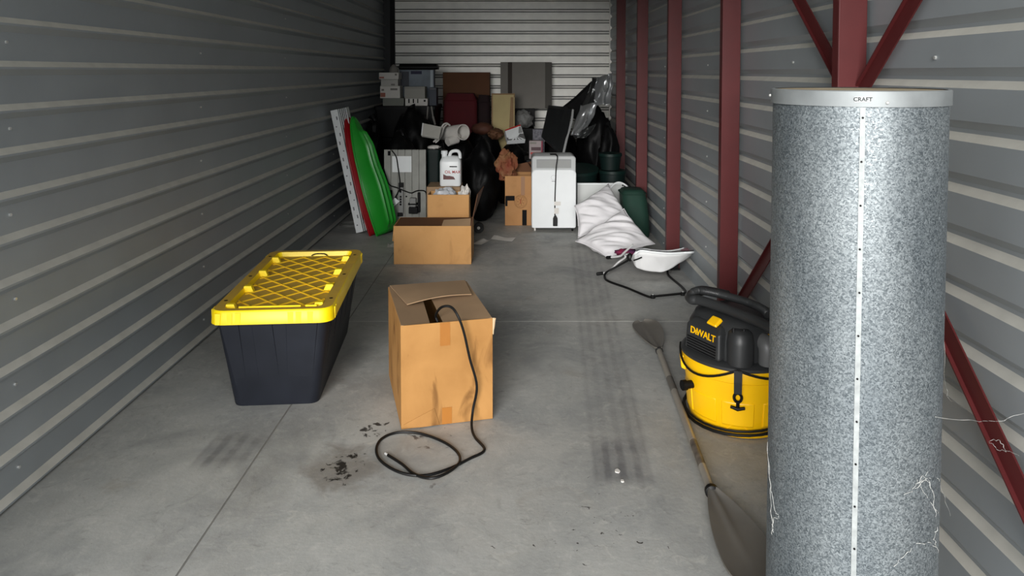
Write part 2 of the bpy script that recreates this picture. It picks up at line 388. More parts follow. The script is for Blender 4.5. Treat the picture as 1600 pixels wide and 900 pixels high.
wl = corrugated('wall_left', XL, 0.022, 0.030, 0.021, 0.008, 0.022, 1, YF, YB + 0.1, False)
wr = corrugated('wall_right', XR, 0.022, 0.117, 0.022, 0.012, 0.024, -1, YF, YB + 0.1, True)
screw_me = None
def screw(parent, loc, inward):
    global screw_me
    if screw_me is None:
        o = MB().loft([[Vector((x, 0.006 * math.cos(R(60 * k)), 0.006 * math.sin(R(60 * k)))) for k in range(6)] for x in (0, 0.006)]).build('screw', M_SCREW, parent)
        screw_me = o.data
    else:
        o = bpy.data.objects.new('screw', screw_me); COL.objects.link(o); o.parent = parent
    o.location = loc; o.scale = (inward, 1, 1); return o
for yc in (2.59, 4.17, 5.72, 7.2):
    for k in range(8): screw(wl, (XL, yc + random.uniform(-.012, .012), 0.105 + 0.2994 * k), 1)
for yc in (2.25, 3.4, 4.9, 6.3):
    for k in range(6): screw(wr, (XR, yc, 0.045 + 0.2994 * k), -1)
# back wall with roll-up door
M_JAMB = mat('jamb_dark', (40, 42, 44), .6)
wb = MB()
wb.box(XL - 0.05, -1.612, YB, YB + 0.1, 0, ZC).box(1.275, XR + 0.1, YB, YB + 0.1, 0, ZC).box(-1.612, 1.275, YB, YB + 0.1, 2.72, ZC)
tag(wb.build('wall_back', M_JAMB), kind='structure')
dr = bpy.data.objects.new('door_1', None); COL.objects.link(dr); dr.location = (-0.17, YB, 0); tag(dr, kind='structure')
MB().box(-1.612, 1.275, YB + 0.06, YB + 0.09, 0.0, 2.72).build('dark_backing', M_BLK, dr, world=True)  # black sheet added behind the slats so the grooves read dark
slat0 = None; PITCHD = 0.1452; zb = CAM_H + 0.108
z = zb - PITCHD * 11
while z < 2.65:
    if slat0 is None:
        s_ = MB()   # wide rib and narrow bead of the curtain with the dark reveal between them
        s_.hexa([Vector(c) for c in ((-1.44, .02, 0), (1.44, .02, 0), (1.44, .05, 0), (-1.44, .05, 0), (-1.44, .016, .099), (1.44, .016, .099), (1.44, .05, .099), (-1.44, .05, .099))])
        s_.hexa([Vector(c) for c in ((-1.44, .024, .110), (1.44, .024, .110), (1.44, .05, .110), (-1.44, .05, .110), (-1.44, .020, .134), (1.44, .020, .134), (1.44, .05, .134), (-1.44, .05, .134))])
        slat0 = s_.build('slat', M_DOOR, dr)
        so = slat0
    else:
        so = slat0.copy(); COL.objects.link(so)
    so.location = (0, 0, z); z += PITCHD
MB().box(1.255, 1.30, YB - 0.03, YB + 0.02, 0, 2.72).build('door_track', M_DOOR, dr, world=True)
MB().box(-1.66, -1.60, YB - 0.03, YB + 0.02, 0, 2.72).build('door_track', M_BLK, dr, world=True)
tag(MB().box(XL - 0.1, XR + 0.15, YF, YB + 0.1, ZC, ZC + 0.08).build('ceiling', M_CEIL), kind='structure')
tag(MB().box(XL - 0.1, XR + 0.15, YF - 0.05, YF, 2.6, ZC + 0.08).build('wall_front', M_WALL), kind='structure')

# red steel frame on the right wall: posts and braces
PX0, PX1 = 1.146, 1.246
post_lab = ['red steel post standing right behind the tall galvanized duct', 'red steel post just behind the yellow vacuum', 'red steel post rising behind the tipped white bouncer seat',
            'red steel post beside the dark green bag', 'farthest red steel post next to the back roll-up door', 'nearest red steel post beside the unit opening']
def channel(mb, x0, x1, y0, y1, z0, z1, t=0.006):   # C section open towards the back
    mb.box(x0, x1, y0, y0 + t, z0, z1); mb.box(x0, x0 + t, y0 + t, y1, z0, z1); mb.box(x1 - t, x1, y0 + t, y1, z0, z1)
for i, (yp, lab) in enumerate(zip((2.66, 4.15, 5.62, 7.04, 8.47, 1.19), post_lab)):
    t = thing('steel_post', (1.196, yp, 0), lab, 'post', group='red steel posts along the right wall')
    m = MB(); channel(m, PX0, PX1, yp, yp + 0.055, 0.004, ZC - 0.002); m.build('channel', M_RED, t, world=True, bevel=0.002)
    MB().box(PX0 - 0.012, PX1, yp - 0.02, yp + 0.075, 0.001, 0.010).build('base_plate', M_BLK, t, world=True)
    if i in (1, 2): MB().box(PX0 + 0.01, PX1 - 0.01, yp - 0.012, yp - 0.001, 0.01, 0.06).build('foot_clip', M_BLK, t, world=True)
def brace(a, b, lab):
    a = Vector((1.222, a[0], a[1])); b = Vector((1.222, b[0], b[1]))
    t = thing('diagonal_brace', (a + b) / 2, lab, 'brace', group='red diagonal braces on the right wall')
    m = MB(); m.bar(a, b, 0.06, 0.005, (1, 0, 0)); m.build('bar', M_RED, t, world=True)
    d = (b - a).normalized(); nrm = d.cross(Vector((1, 0, 0)))
    m = MB(); m.bar(a + nrm * 0.030 + Vector((-0.007, 0, 0)), b + nrm * 0.030 + Vector((-0.007, 0, 0)), 0.005, 0.014, (1, 0, 0)); m.build('flange', M_RED, t, world=True)
brace((4.14, 0.14), (2.73, 1.33), 'red diagonal brace rising from the post behind the yellow vacuum')
brace((1.25, 0.06), (2.65, 1.24), 'red diagonal brace slanting down to the right of the galvanized duct')
brace((2.73, 1.42), (4.14, 2.52), 'red diagonal brace above the duct leaning away towards the back')
brace((2.65, 1.42), (1.25, 2.62), 'red diagonal brace above the duct leaning towards the opening')

# ================================================================== GALVANIZED DUCT
DX, DY, DR, DH = 0.842, 1.84, 0.197, 1.458
t = thing('galvanized_duct', (DX, DY, 0), 'tall round galvanized metal duct standing upright at the right front', 'duct')
m = MB(); m.lathe([(DR, 0.0), (DR, DH - 0.01)], 96); m.build('pipe', M_GALV, t, smooth=True)
# dent-free lid with a turned-down rim
MB().lathe([(DR + 0.0015, DH - 0.036), (DR + 0.005, DH - 0.036), (DR + 0.0055, DH - 0.002), (DR + 0.003, DH), (DR - 0.004, DH)], 96, cap0=False, cap1=False).build('cap_rim', mat('cap_zinc', (142, 146, 147), 0.55, 0.5, var=0.12, vscale=14, rvar=0.1), t, smooth=True)
MB().lathe([(0.001, DH - 0.006), (DR + 0.002, DH - 0.006), (DR + 0.002, DH - 0.002), (0.001, DH - 0.002)], 64).build('cap_top', M_LID, t)
# lock seam: a folded strip and its rivets
tocam = math.atan2(-DY, -DX)
sa = tocam + R(3.2)
def onduct(a, z, r): return Vector((r * math.cos(a), r * math.sin(a), z))
def duct_strip(mb, a0, a1, z0, z1, r0, r1, n=4):
    rings = []
    for z_ in (z0, z1):
        rings.append([onduct(a0 + (a1 - a0) * k / n, z_, r1) for k in range(n + 1)] + [onduct(a1 + (a0 - a1) * k / n, z_, r0) for k in range(n + 1)])
    mb.loft(rings)
m = MB(); duct_strip(m, sa - R(1.6), sa + R(1.6), 0.0, DH - 0.037, DR - 0.001, DR + 0.0022); m.build('lock_seam', mat('seam_zinc', (158, 162, 162), 0.6, 0.3, var=0.15, vscale=60), t)
for k in range(14):
    c = onduct(sa + R(random.uniform(-.3, .3)), DH - 0.06 - 0.098 * k, DR + 0.002)
    d_ = Vector((c.x, c.y, 0)).normalized()
    MB().tube([c, c + d_ * 0.002], 0.0024, 8).build('rivet', M_BLK, t)
for a_, z_ in ((tocam + R(17), DH - 0.026), (tocam - R(82), DH - 0.018), (tocam - R(170), DH - 0.02)):
    c = onduct(a_, z_, DR + 0.005); d_ = Vector((c.x, c.y, 0)).normalized()
    MB().tube([c, c + d_ * 0.003, c + d_ * 0.005], [0.004, 0.004, 0.002], 10).build('cap_screw', M_SCREW, t, smooth=True)
la = tocam + R(3)
m = MB(); duct_strip(m, la - R(4.8), la + R(4.8), DH - 0.026, DH - 0.013, DR + 0.004, DR + 0.0062); lb = m.build('cap_label', mat('label_plate', (176, 178, 178), .6), t); lb['label'] = 'small white raised label on the cap rim'
d_ = Vector((math.cos(la), math.sin(la), 0)); xa = Vector((-math.sin(la), math.cos(la), 0))
text_mesh('label_lettering', 'CRAFT', 0.0125, mat('label_grey', (52, 56, 56), 0.8, spec=.1), lb, frame(onduct(la, DH - 0.0195, DR + 0.0066), xa, (0, 0, 1)), 0.0004)

# cobwebs between duct and wall
def web(strands, label, wob=0.006, r=0.0004):
    t = thing('cobweb', strands[0][0], label, 'cobweb')
    for s_ in strands:
        pts = []
        for i in range(len(s_) - 1):
            a = Vector(s_[i]); b = Vector(s_[i + 1])
            for k in range(5): pts.append(a.lerp(b, k / 5) + Vector((random.uniform(-1, 1), random.uniform(-1, 1), random.uniform(-1, 1))) * wob * (0.5 if k else 0))
        pts.append(Vector(s_[-1]))
        MB().tube(smooth_path(pts, 2), [r * random.uniform(0.6, 1.8) for _ in range(len(pts) * 2 - 1)], 5).build('strand', M_WEB, t, world=True)
dsurf = lambda deg, z: Vector((DX, DY, 0)) + onduct(tocam + R(deg), z, DR + 0.0015)
wsurf = lambda u, v: P(u, v, 1.254 / (ray(u, v).x / ray(u, v).y)) if True else None
def wpt(u, v, x=1.245):
    r_ = ray(u, v); return r_ * (x / r_.x) + Vector((0, 0, CAM_H))
web([[dsurf(62, 0.71), wpt(1530, 659, 1.19), wpt(1560, 658, 1.19), wpt(1600, 646)]], 'single bright cobweb strand stretched from the duct across the red brace')
web([[dsurf(72, 0.94), wpt(1478, 605), wpt(1482, 622), wpt(1510, 640), wpt(1545, 655)], [wpt(1545, 690, 1.19), wpt(1560, 687, 1.19), wpt(1570, 702, 1.19), wpt(1592, 712, 1.19)], [wpt(1546, 692, 1.19), wpt(1556, 700, 1.19), wpt(1572, 706, 1.19)]],
    'thin cobweb wisps hanging on the red brace beside the duct')
web([[dsurf(40, 0.56), dsurf(48, 0.585), dsurf(58, 0.57), dsurf(72, 0.55), wpt(1485, 806)], [dsurf(44, 0.58), dsurf(50, 0.545), dsurf(62, 0.50), dsurf(72, 0.47), wpt(1462, 842)], [dsurf(34, 0.55), dsurf(44, 0.56), dsurf(54, 0.59)], [dsurf(55, 0.57), dsurf(62, 0.53), dsurf(66, 0.47)], [dsurf(46, 0.57), dsurf(52, 0.575), dsurf(57, 0.56)]],
    'torn cobweb clinging to the lower right side of the duct')
web([[dsurf(28, 0.385), dsurf(36, 0.41), dsurf(46, 0.43), dsurf(58, 0.42), dsurf(72, 0.385)], [dsurf(70, 0.44), dsurf(64, 0.42), dsurf(68, 0.40), dsurf(75, 0.37)]], 'small forked cobweb low on the right of the duct')
web([[dsurf(-78, 0.55), dsurf(-66, 0.46), dsurf(-58, 0.41), dsurf(-52, 0.405)], [dsurf(-74, 0.5), dsurf(-64, 0.41), dsurf(-60, 0.35)], [dsurf(-52, 0.405), dsurf(-60, 0.385), dsurf(-62, 0.34)]], 'thin cobweb on the lower left edge of the duct')

# ================================================================== YELLOW-LIDDED TOTE
TL = 1.12
t = thing('storage_tote', (-1.072, 3.235, 0), 'long black storage tote with yellow lattice lid on the floor', 'tote', rz=R(4.6))
rings = []
for z_, k in ((0.0, 0.0), (0.006, 0.04), (0.20, 0.5), (0.405, 1.0)):
    rings.append(rrect(0.186 + 0.058 * k, 0.078 - 0.055 * k, 1.03 + 0.055 * k, z_, 0.04, 5))
bd = MB().loft(rings).build('body', M_TOTE, t, smooth=True, ang=40)
def tote_front(x, z, out=0.0):
    k = z / 0.405; return Vector((x * (0.186 + 0.058 * k) / 0.244, 0.078 - 0.055 * k - out, z))
for (xa_, xb_, xc_, xd_) in ((-0.225, -0.145, -0.148, -0.21), (-0.088, 0.0, 0.03, -0.082), (0.062, 0.20, 0.20, 0.066)):   # raised panels on the end
    q = [tote_front(xd_, 0.10, 0), tote_front(xc_, 0.10, 0), tote_front(xb_, 0.40, 0.006), tote_front(xa_, 0.40, 0.006)]
    bq = [p + Vector((0, 0.02, 0)) for p in q]
    MB().hexa(bq + q).build('end_rib', M_TOTE, bd, bevel=0.002)
for k in range(5):   # ribs on the long sides
    y_ = 0.16 + 0.19 * k
    for sx in (1, -1):
        q = [Vector((sx * 0.199, y_, 0.10)), Vector((sx * 0.199, y_ + 0.10, 0.10)), Vector((sx * 0.250, y_ + 0.12, 0.40)), Vector((sx * 0.250, y_ - 0.02, 0.40))]
        MB().hexa([p - Vector((sx * 0.03, 0, 0)) for p in q] + q).build('side_rib', M_TOTE, bd, bevel=0.002)
ld = MB()
o1, o2 = rrect(0.268, 0.0, TL, 0.395, 0.06), rrect(0.265, 0.003, TL - 0.003, 0.448, 0.06)
o3, o4, o5 = rrect(0.258, 0.010, TL - 0.010, 0.456, 0.055), rrect(0.212, 0.040, TL - 0.045, 0.456, 0.03), rrect(0.206, 0.046, TL - 0.052, 0.430, 0.03)
ld.loft([o1, o2, o3], cap0=True, cap1=False)
lid = ld.build('lid', M_YEL, t, smooth=True, ang=40)
MB().loft([o3, o4], False, False).build('lid_deck', M_YELD, lid, smooth=True, ang=30)
MB().loft([o4, o5], False, False).build('lid_well', M_YEL, lid)
MB().loft([rrect(0.207, 0.045, TL - 0.051, 0.424, 0.03), rrect(0.207, 0.045, TL - 0.051, 0.431, 0.03)]).build('lid_floor', M_YELD, lid)
lat = MB(); hx, ya, yb = 0.196, 0.06, TL - 0.075
def clip_seg(px, py, dx, dy):
    t0, t1 = -9, 9
    for p, d, lo, hi in ((px, dx, -hx, hx), (py, dy, ya, yb)):
        a, b = (lo - p) / d, (hi - p) / d
        if a > b: a, b = b, a
        t0, t1 = max(t0, a), min(t1, b)
    return (t0, t1) if t1 - t0 > 0.02 else None
for sgn in (1, -1):
    for k in range(-6, 22):
        px, py = 0.0, k * 0.138; dx, dy = 0.66 * sgn, 0.75
        c = clip_seg(px, py, dx, dy)
        if c: lat.bar((px + dx * c[0], py + dy * c[0], 0.4335), (px + dx * c[1], py + dy * c[1], 0.4335), 0.0055, 0.006)
lat.build('diamond_ribs', mat('rib_yellow', (238, 196, 40), 0.5), lid)
for k, y_ in enumerate((0.075, 0.36, 0.64, 0.92)):   # upright tabs along the lid edges
    for sx in (1, -1):
        q = [Vector((sx * 0.165, y_, 0.431)), Vector((sx * 0.213, y_, 0.431)), Vector((sx * 0.213, y_ + 0.03, 0.431)), Vector((sx * 0.165, y_ + 0.03, 0.431))]
        q2 = [Vector((sx * 0.178, y_ + .002, 0.463)), Vector((sx * 0.213, y_ + .002, 0.463)), Vector((sx * 0.213, y_ + 0.028, 0.463)), Vector((sx * 0.178, y_ + 0.028, 0.463))]
        MB().hexa(q + q2).build('tab', M_YEL, lid, bevel=0.002)
for y_ in (0.16, 0.57, 0.98):
    for sx in (1, -1):
        MB().lathe([(0.009, 0.4562), (0.009, 0.4568)], 12, (sx * 0.236, y_, 0)).build('peg_hole', M_INK, lid)
for x_ in (-0.225, -0.175, -0.14, 0.085, 0.12, 0.17):   # skirt ribs on the near end
    MB().hexa([Vector((x_ - .010, 0.004, 0.397)), Vector((x_ + .010, 0.004, 0.397)), Vector((x_ + .010, -0.003, 0.397)), Vector((x_ - .010, -0.003, 0.397)),
               Vector((x_ - .012, 0.01, 0.446)), Vector((x_ + .012, 0.01, 0.446)), Vector((x_ + .012, 0.0, 0.446)), Vector((x_ - .012, 0.0, 0.446))]).build('skirt_rib', M_YEL, lid)
for sx in (1, -1):
    for y_ in (0.07, 0.10, 1.02, 1.05):
        MB().box(sx * 0.262 - 0.008, sx * 0.262 + 0.008, y_ - .008, y_ + .008, 0.396, 0.447).build('skirt_rib', M_YEL, lid)
MB().box(-0.15, 0.12, 0.052, 0.056, 0.431, 0.460).build('front_ridge', M_YEL, lid)
MB().box(0.14, 0.19, 0.052, 0.056, 0.431, 0.460).build('front_ridge', M_YEL, lid)
MB().tube(smooth_path([(-0.02, 1.05, 0.437), (0.0, 1.055, 0.447), (0.05, 1.055, 0.447), (0.07, 1.05, 0.437)], 3), 0.003, 6).build('latch_slot', M_INK, lid)

# ================================================================== NEAR CARDBOARD BOX AND CORD
BW, BD, BH = 0.393, 0.585, 0.442
t = thing('cardboard_box', (-0.477, 3.074, 0), 'worn cardboard box with loosely folded flaps and a black cord hanging out', 'box', rz=R(14.6))
w = 0.005
bm_ = MB(); jit = lambda: random.uniform(-.004, .004)
bm_.box(0, BW, 0, w, 0.002, BH).box(0, BW, BD - w, BD, 0.002, BH).box(0, w, w, BD - w, 0.002, BH).box(BW - w, BW, w, BD - w, 0.002, BH).box(w, BW - w, w, BD - w, 0.002, 0.01)
body = bm_.build('body', M_CARD, t, bevel=0.0015)
def flap(mb, quad, th=0.004, bow=0.0, n=8):
    q = [Vector(p) for p in quad]; nn = (q[1] - q[0]).cross(q[3] - q[0]).normalized()
    def f(a, b): return q[0].lerp(q[1], a).lerp(q[3].lerp(q[2], a), b) + nn * bow * math.sin(math.pi * a) * b
    return mb.grid(f, n, n)
m = flap(MB(), [(0.002, 0.003, BH), (0.002, BD - 0.003, BH), (0.15, BD - 0.02, BH - 0.012), (0.128, 0.012, BH - 0.020)]); m.build('flap', M_CARDIN, t, solid=0.004)
m = flap(MB(), [(BW - 0.002, BD - 0.003, BH), (BW - 0.002, 0.003, BH), (BW - 0.205, 0.010, BH - 0.022), (BW - 0.21, BD - 0.02, BH - 0.010)]); m.build('flap', M_CARDIN, t, solid=0.004)
m = flap(MB(), [(0.008, BD - 0.002, BH + 0.006), (BW - 0.01, BD - 0.002, BH + 0.006), (BW - 0.03, BD - 0.27, BH + 0.014), (0.055, BD - 0.33, BH + 0.008)], bow=-0.012, n=10); m.build('flap', M_CARDIN, t, solid=0.004)
m = flap(MB(), [(0.008, 0.008, BH - 0.004), (BW - 0.008, 0.008, BH - 0.004), (BW - 0.02, 0.04, BH - 0.17), (0.02, 0.04, BH - 0.17)]); m.build('flap', M_CARDIN, t, solid=0.004)
for (x0, x1, z0, z1) in ((0.165, 0.208, BH - 0.10, BH - 0.001), (0.172, 0.214, 0.004, 0.075)):
    MB().box(x0, x1, -0.0012, 0.0, z0, z1).build('tape', M_TAPE, t)
m = MB(); m.grid(lambda a, b: (BW + 0.001 + 0.012 * math.sin(a * 3) * (1 - b), 0.004 - 0.01 * a, BH - 0.07 * b + 0.004 * math.sin(9 * b)), 6, 8); m.build('torn_corner', mat('torn_card', (214, 186, 150), 0.9, var=0.1, vscale=30), t, solid=0.003)
m = MB(); m.grid(lambda a, b: (0.03 + 0.13 * a - 0.02 * b, -0.002 - 0.006 * math.sin(math.pi * a) * (1 - b), 0.006 + 0.055 * b * (0.3 + a)), 8, 5); m.build('peeling_ply', M_CARD, t, solid=0.002)
# the cord is a thing of its own
F = Pz
cz = 0.0065
pts = [P(684, 503, 3.2), P(681, 492, 3.2), P(690, 480, 3.13), P(705, 480, 3.11), P(716, 495, 3.085), P(725, 520, 3.09), P(734, 560, 3.10), P(745, 603, 3.11), P(739, 640, 3.115), Pz(737, 666, 0.022)]
fl_pts = [(742, 683), (757, 703), (733, 717), (700, 733), (662, 743), (625, 738), (596, 721), (588, 703), (596, 686), (620, 676), (655, 677), (692, 690), (714, 706), (718, 722), (700, 738), (674, 747), (648, 741), (628, 725), (606, 711)]
cp = pts + [Pz(u, v, cz) for u, v in fl_pts]
for i, (u, v) in enumerate(fl_pts):
    if i in (13, 14, 15): cp[len(pts) + i] = Pz(u, v, cz + 0.011)
t = thing('coaxial_cable', Pz(660, 710, 0), 'black cable draped from the worn cardboard box and coiled on the floor', 'cable')
MB().tube(smooth_path(cp, 7), 0.0055, 8).build('cable', M_RUB, t, world=True, smooth=True)
e0, e1 = cp[-1], cp[-2]; dd = (e0 - e1).normalized()
MB().tube([e0, e0 + dd * 0.018], 0.0045, 8).build('connector', M_CHROME, t, world=True, smooth=True)

# ================================================================== WET/DRY VACUUM
VX, VY = 0.965, 3.185
t = thing('shop_vacuum', (VX, VY, 0), 'yellow and black wet dry vacuum with hose on top beside the duct', 'vacuum', rz=R(-62))
vs_ = MB(); vs_.lathe([(0.165, 0.0), (0.196, 0.006), (0.208, 0.04), (0.222, 0.17), (0.230, 0.24), (0.234, 0.243), (0.238, 0.285), (0.234, 0.295), (0.226, 0.295), (0.220, 0.25)], 64, cap1=False)
tank = vs_.build('tank', M_VYEL, t, smooth=True, ang=30)
def onv(a, z, r): return Vector((r * math.cos(a), r * math.sin(a), z))
FA = R(-90)             # logo side, local
CA = R(-90 + 45)        # side that faces the photograph
def vpanel(mb, a0, a1, z0, z1, r, pad, n=6):
    def rz(z): return r + 0.07 * z
    rings = []
    for k in range(n + 1):
        a = a0 + (a1 - a0) * k / n
        rings.append([onv(a, z0, rz(z0) - .01), onv(a, z1, rz(z1) - .01), onv(a, z1 - 0.012, rz(z1) + pad), onv(a, z0 + 0.012, rz(z0) + pad)])
    mb.loft(rings)
for a_, wd in ((-40, 17), (0, 17), (44, 17), (90, 17), (140, 17), (190, 17), (236, 17), (284, 17)):   # moulded raised panels
    m = MB(); vpanel(m, CA + R(a_ - wd), CA + R(a_ + wd), 0.05, 0.17, 0.208, 0.004); m.build('moulded_panel', M_VYEL, tank, smooth=True, ang=30, bevel=0.003)
m = MB(); m.tube([onv(CA + R(a), 0.028 + 0.042 * math.cos(R(a * 6.4)) , 0.209) for a in (-13, -11, -6, 0, 6, 11, 13)], 0.004, 6); m.build('foot_recess', M_VYEL, tank, smooth=True)
m = MB(); vpanel(m, CA + R(34), CA + R(62), 0.205, 0.278, 0.214, 0.016); m.build('carry_grip', M_VYEL, tank, smooth=True, bevel=0.003)
m = MB(); vpanel(m, FA + R(-58), FA + R(-30), 0.205, 0.278, 0.214, 0.016); m.build('carry_grip', M_VYEL, tank, smooth=True, bevel=0.003)
dp = onv(FA - R(12), 0.175, 0.22); dn = Vector((dp.x, dp.y, 0)).normalized()
MB().tube([dp, dp + dn * 0.03, dp + dn * 0.031, dp + dn * 0.05], [0.017, 0.017, 0.022, 0.022], 14).build('drain_plug', M_BLK, tank, smooth=True, ang=30)
# lid collar + head
MB().lathe([(0.232, 0.288), (0.243, 0.295), (0.243, 0.306), (0.230, 0.316), (0.20, 0.322)], 64).build('collar', M_VBLK, t, smooth=True, ang=30)
def sup(hx, hy, z, e=3.2, n=40, cy=0.0):
    o = []
    for k in range(n):
        a = 2 * math.pi * k / n; c, s_ = math.cos(a), math.sin(a)
        o.append(Vector((hx * math.copysign(abs(c) ** (2 / e), c), cy + hy * math.copysign(abs(s_) ** (2 / e), s_), z)))
    return o
head = MB().loft([sup(0.190, 0.190, 0.312), sup(0.190, 0.190, 0.36), sup(0.182, 0.182, 0.42), sup(0.160, 0.162, 0.465), sup(0.11, 0.11, 0.482), sup(0.03, 0.03, 0.485)]).build('head', M_VBLK, t, smooth=True, ang=60)
pan = MB()   # logo panel
yp = -0.190
pan.loft([[Vector((-0.105, yp - 0.024, 0.318)), Vector((0.105, yp - 0.024, 0.318)), Vector((0.105, yp + 0.05, 0.318)), Vector((-0.105, yp + 0.05, 0.318))],
          [Vector((-0.100, yp - 0.018, 0.425)), Vector((0.100, yp - 0.018, 0.425)), Vector((0.100, yp + 0.05, 0.425)), Vector((-0.100, yp + 0.05, 0.425))],
          [Vector((-0.080, yp + 0.012, 0.452)), Vector((0.080, yp + 0.012, 0.452)), Vector((0.080, yp + 0.06, 0.452)), Vector((-0.080, yp + 0.06, 0.452))]])
panel = pan.build('front_panel', M_VBLK, head, bevel=0.012, seg=3)
for k in range(5):
    z_ = 0.330 + 0.011 * k
    MB().bar((-0.085, yp - 0.0238 + .0006 * k, z_), (0.085, yp - 0.0238 + .0006 * k, z_), 0.004, 0.004).build('grille_rib', M_BLK, panel)
fz = (0, 0.056, 1)
text_mesh('logo_lettering', 'D', 0.040, M_VYEL, panel, frame((-0.054, yp - 0.0200, 0.404), (1, 0, 0), fz), 0.0012)
text_mesh('logo_lettering', 'E', 0.027, M_VYEL, panel, frame((-0.032, yp - 0.0200, 0.401), (1, 0, 0), fz), 0.0012)
text_mesh('logo_lettering', 'WALT', 0.040, M_VYEL, panel, frame((0.025, yp - 0.0200, 0.404), (1, 0, 0), fz), 0.0012)
m = MB(); m.hexa([Vector((0.005, -0.190, 0.446)), Vector((0.065, -0.190, 0.444)), Vector((0.065, -0.150, 0.466)), Vector((0.005, -0.150, 0.466)), Vector((0.01, -0.194, 0.456)), Vector((0.06, -0.194, 0.454)), Vector((0.06, -0.158, 0.480)), Vector((0.01, -0.158, 0.480))])
m.build('switch', M_VYEL, head, bevel=0.005)
ccol = onv(CA + R(2), 0, 0.190)   # rounded corner column
MB().lathe([(0.055, 0.314), (0.055, 0.40), (0.048, 0.44), (0.03, 0.455)], 28, (ccol.x, ccol.y, 0)).build('corner_column', M_VBLK, head, smooth=True, ang=50)
c2 = onv(CA + R(32), 0, 0.20)
MB().tube(smooth_path([Vector((c2.x * 0.8, c2.y * 0.8, 0.40)), Vector((c2.x, c2.y, 0.395)), Vector((c2.x * 1.06, c2.y * 1.06, 0.375)), Vector((c2.x * 1.06, c2.y * 1.06, 0.318))], 5), 0.036, 18).build('hose_port', mat('port_grey', (92, 92, 92), 0.4), t, smooth=True)
MB().box(0.178, 0.196, -0.03, 0.03, 0.42, 0.427).build('badge', M_VYEL, head)
# latch strap
def strap(a, parent):
    m = MB(); hw = R(3.6)
    duct = [(0.304, 0.246), (0.255, 0.242), (0.205, 0.234)]
    rings = [[onv(a - hw, z, r), onv(a + hw, z, r), onv(a + hw, z, r + 0.008), onv(a - hw, z, r + 0.008)] for z, r in duct]
    m.loft(rings); s0 = m.build('latch_strap', M_VBLK, parent)
    ring = [onv(a + R(3.6 * math.cos(R(k))), 0.188 + 0.018 * math.sin(R(k)), 0.236) for k in range(0, 360, 24)]
    MB().tube(ring, 0.006, 6, closed=True).build('latch_eye', M_BLK, s0, smooth=True)
    MB().tube([onv(a, 0.172, 0.234), onv(a, 0.146, 0.232)], 0.007, 8).build('latch_stem', M_BLK, s0)
    MB().tube([onv(a - R(7), 0.146, 0.232), onv(a, 0.140, 0.234), onv(a + R(7), 0.146, 0.232)], [0.006, 0.008, 0.006], 8).build('latch_pull', M_BLK, s0, smooth=True)
strap(CA, t); strap(CA + R(180), t)
hk = onv(CA, 0.445, 0.212); hn = Vector((hk.x, hk.y, 0)).normalized(); hs = Vector((-hn.y, hn.x, 0))
for s_ in (-1, 1): MB().tube([hk + hs * 0.02 * s_ - hn * .03, hk + hs * 0.02 * s_ + Vector((0, 0, 0.012)), hk + hs * 0.02 * s_ + hn * .01 - Vector((0, 0, .02))], 0.006, 6).build('latch_hook', M_BLK, head, smooth=True)
# hose and mains cord wrapped round it (held by the head: part of the vacuum)
inv = Matrix.Rotation(R(62), 4, 'Z')
def vl(p): return inv @ (Vector(p) - Vector((VX, VY, 0)))
h1 = [Pz(1212, 516, 0.49), Pz(1180, 501, 0.495), Pz(1150, 489, 0.50), Pz(1115, 476, 0.505), Pz(1092, 469, 0.505), Pz(1081, 468, 0.50), Pz(1080, 468, 0.495) + Vector((0.01, .06, 0)), Pz(1095, 463, .49) + Vector((0.03, .09, 0)), Pz(1130, 472, .49) + Vector((.05, .10, 0))]
h2 = [Pz(1102, 463, .50) + Vector((0.03, .08, 0.0)), Pz(1085, 459, 0.525) + Vector((0, .02, 0)), Pz(1092, 454, 0.53), Pz(1112, 457, 0.53), Pz(1140, 464, 0.525), Pz(1170, 473, 0.52), Pz(1192, 483, 0.515), Pz(1200, 492, 0.505)]
hp = [vl(p) for p in smooth_path(h1, 12)]
hz = MB(); hz.tube(hp, 0.0215, 14); hz.build('hose', M_VBLK, t, smooth=True)
hp2 = [vl(p) for p in smooth_path(h2, 22)]
MB().tube(hp2, [0.0165 + 0.0012 * (i % 2) for i in range(len(hp2))], 14).build('hose', M_VBLK, t, smooth=True)
def droop(a0, a1, z0, zl, r, n=16): return [onv(a0 + (a1 - a0) * k / n, z0 - (z0 - zl) * math.sin(math.pi * k / n), r) for k in range(n + 1)]
MB().tube(droop(CA - R(92), CA, 0.304, 0.245, 0.246), 0.005, 6).build('mains_cord', M_RUB, t, smooth=True)
MB().tube(droop(CA, CA + R(80), 0.304, 0.27, 0.249), 0.005, 6).build('mains_cord', M_RUB, t, smooth=True)
for zz, rr, tl in ((0.055, 0.226, 0.025), (0.045, 0.232, 0.03), (0.035, 0.228, 0.018)):
    MB().tube([onv(CA + R(a), zz + tl * math.cos(R(a - 150)) + 0.012, rr) for a in range(0, 360, 12)], 0.005, 6, closed=True).build('mains_cord', M_RUB, t, smooth=True)

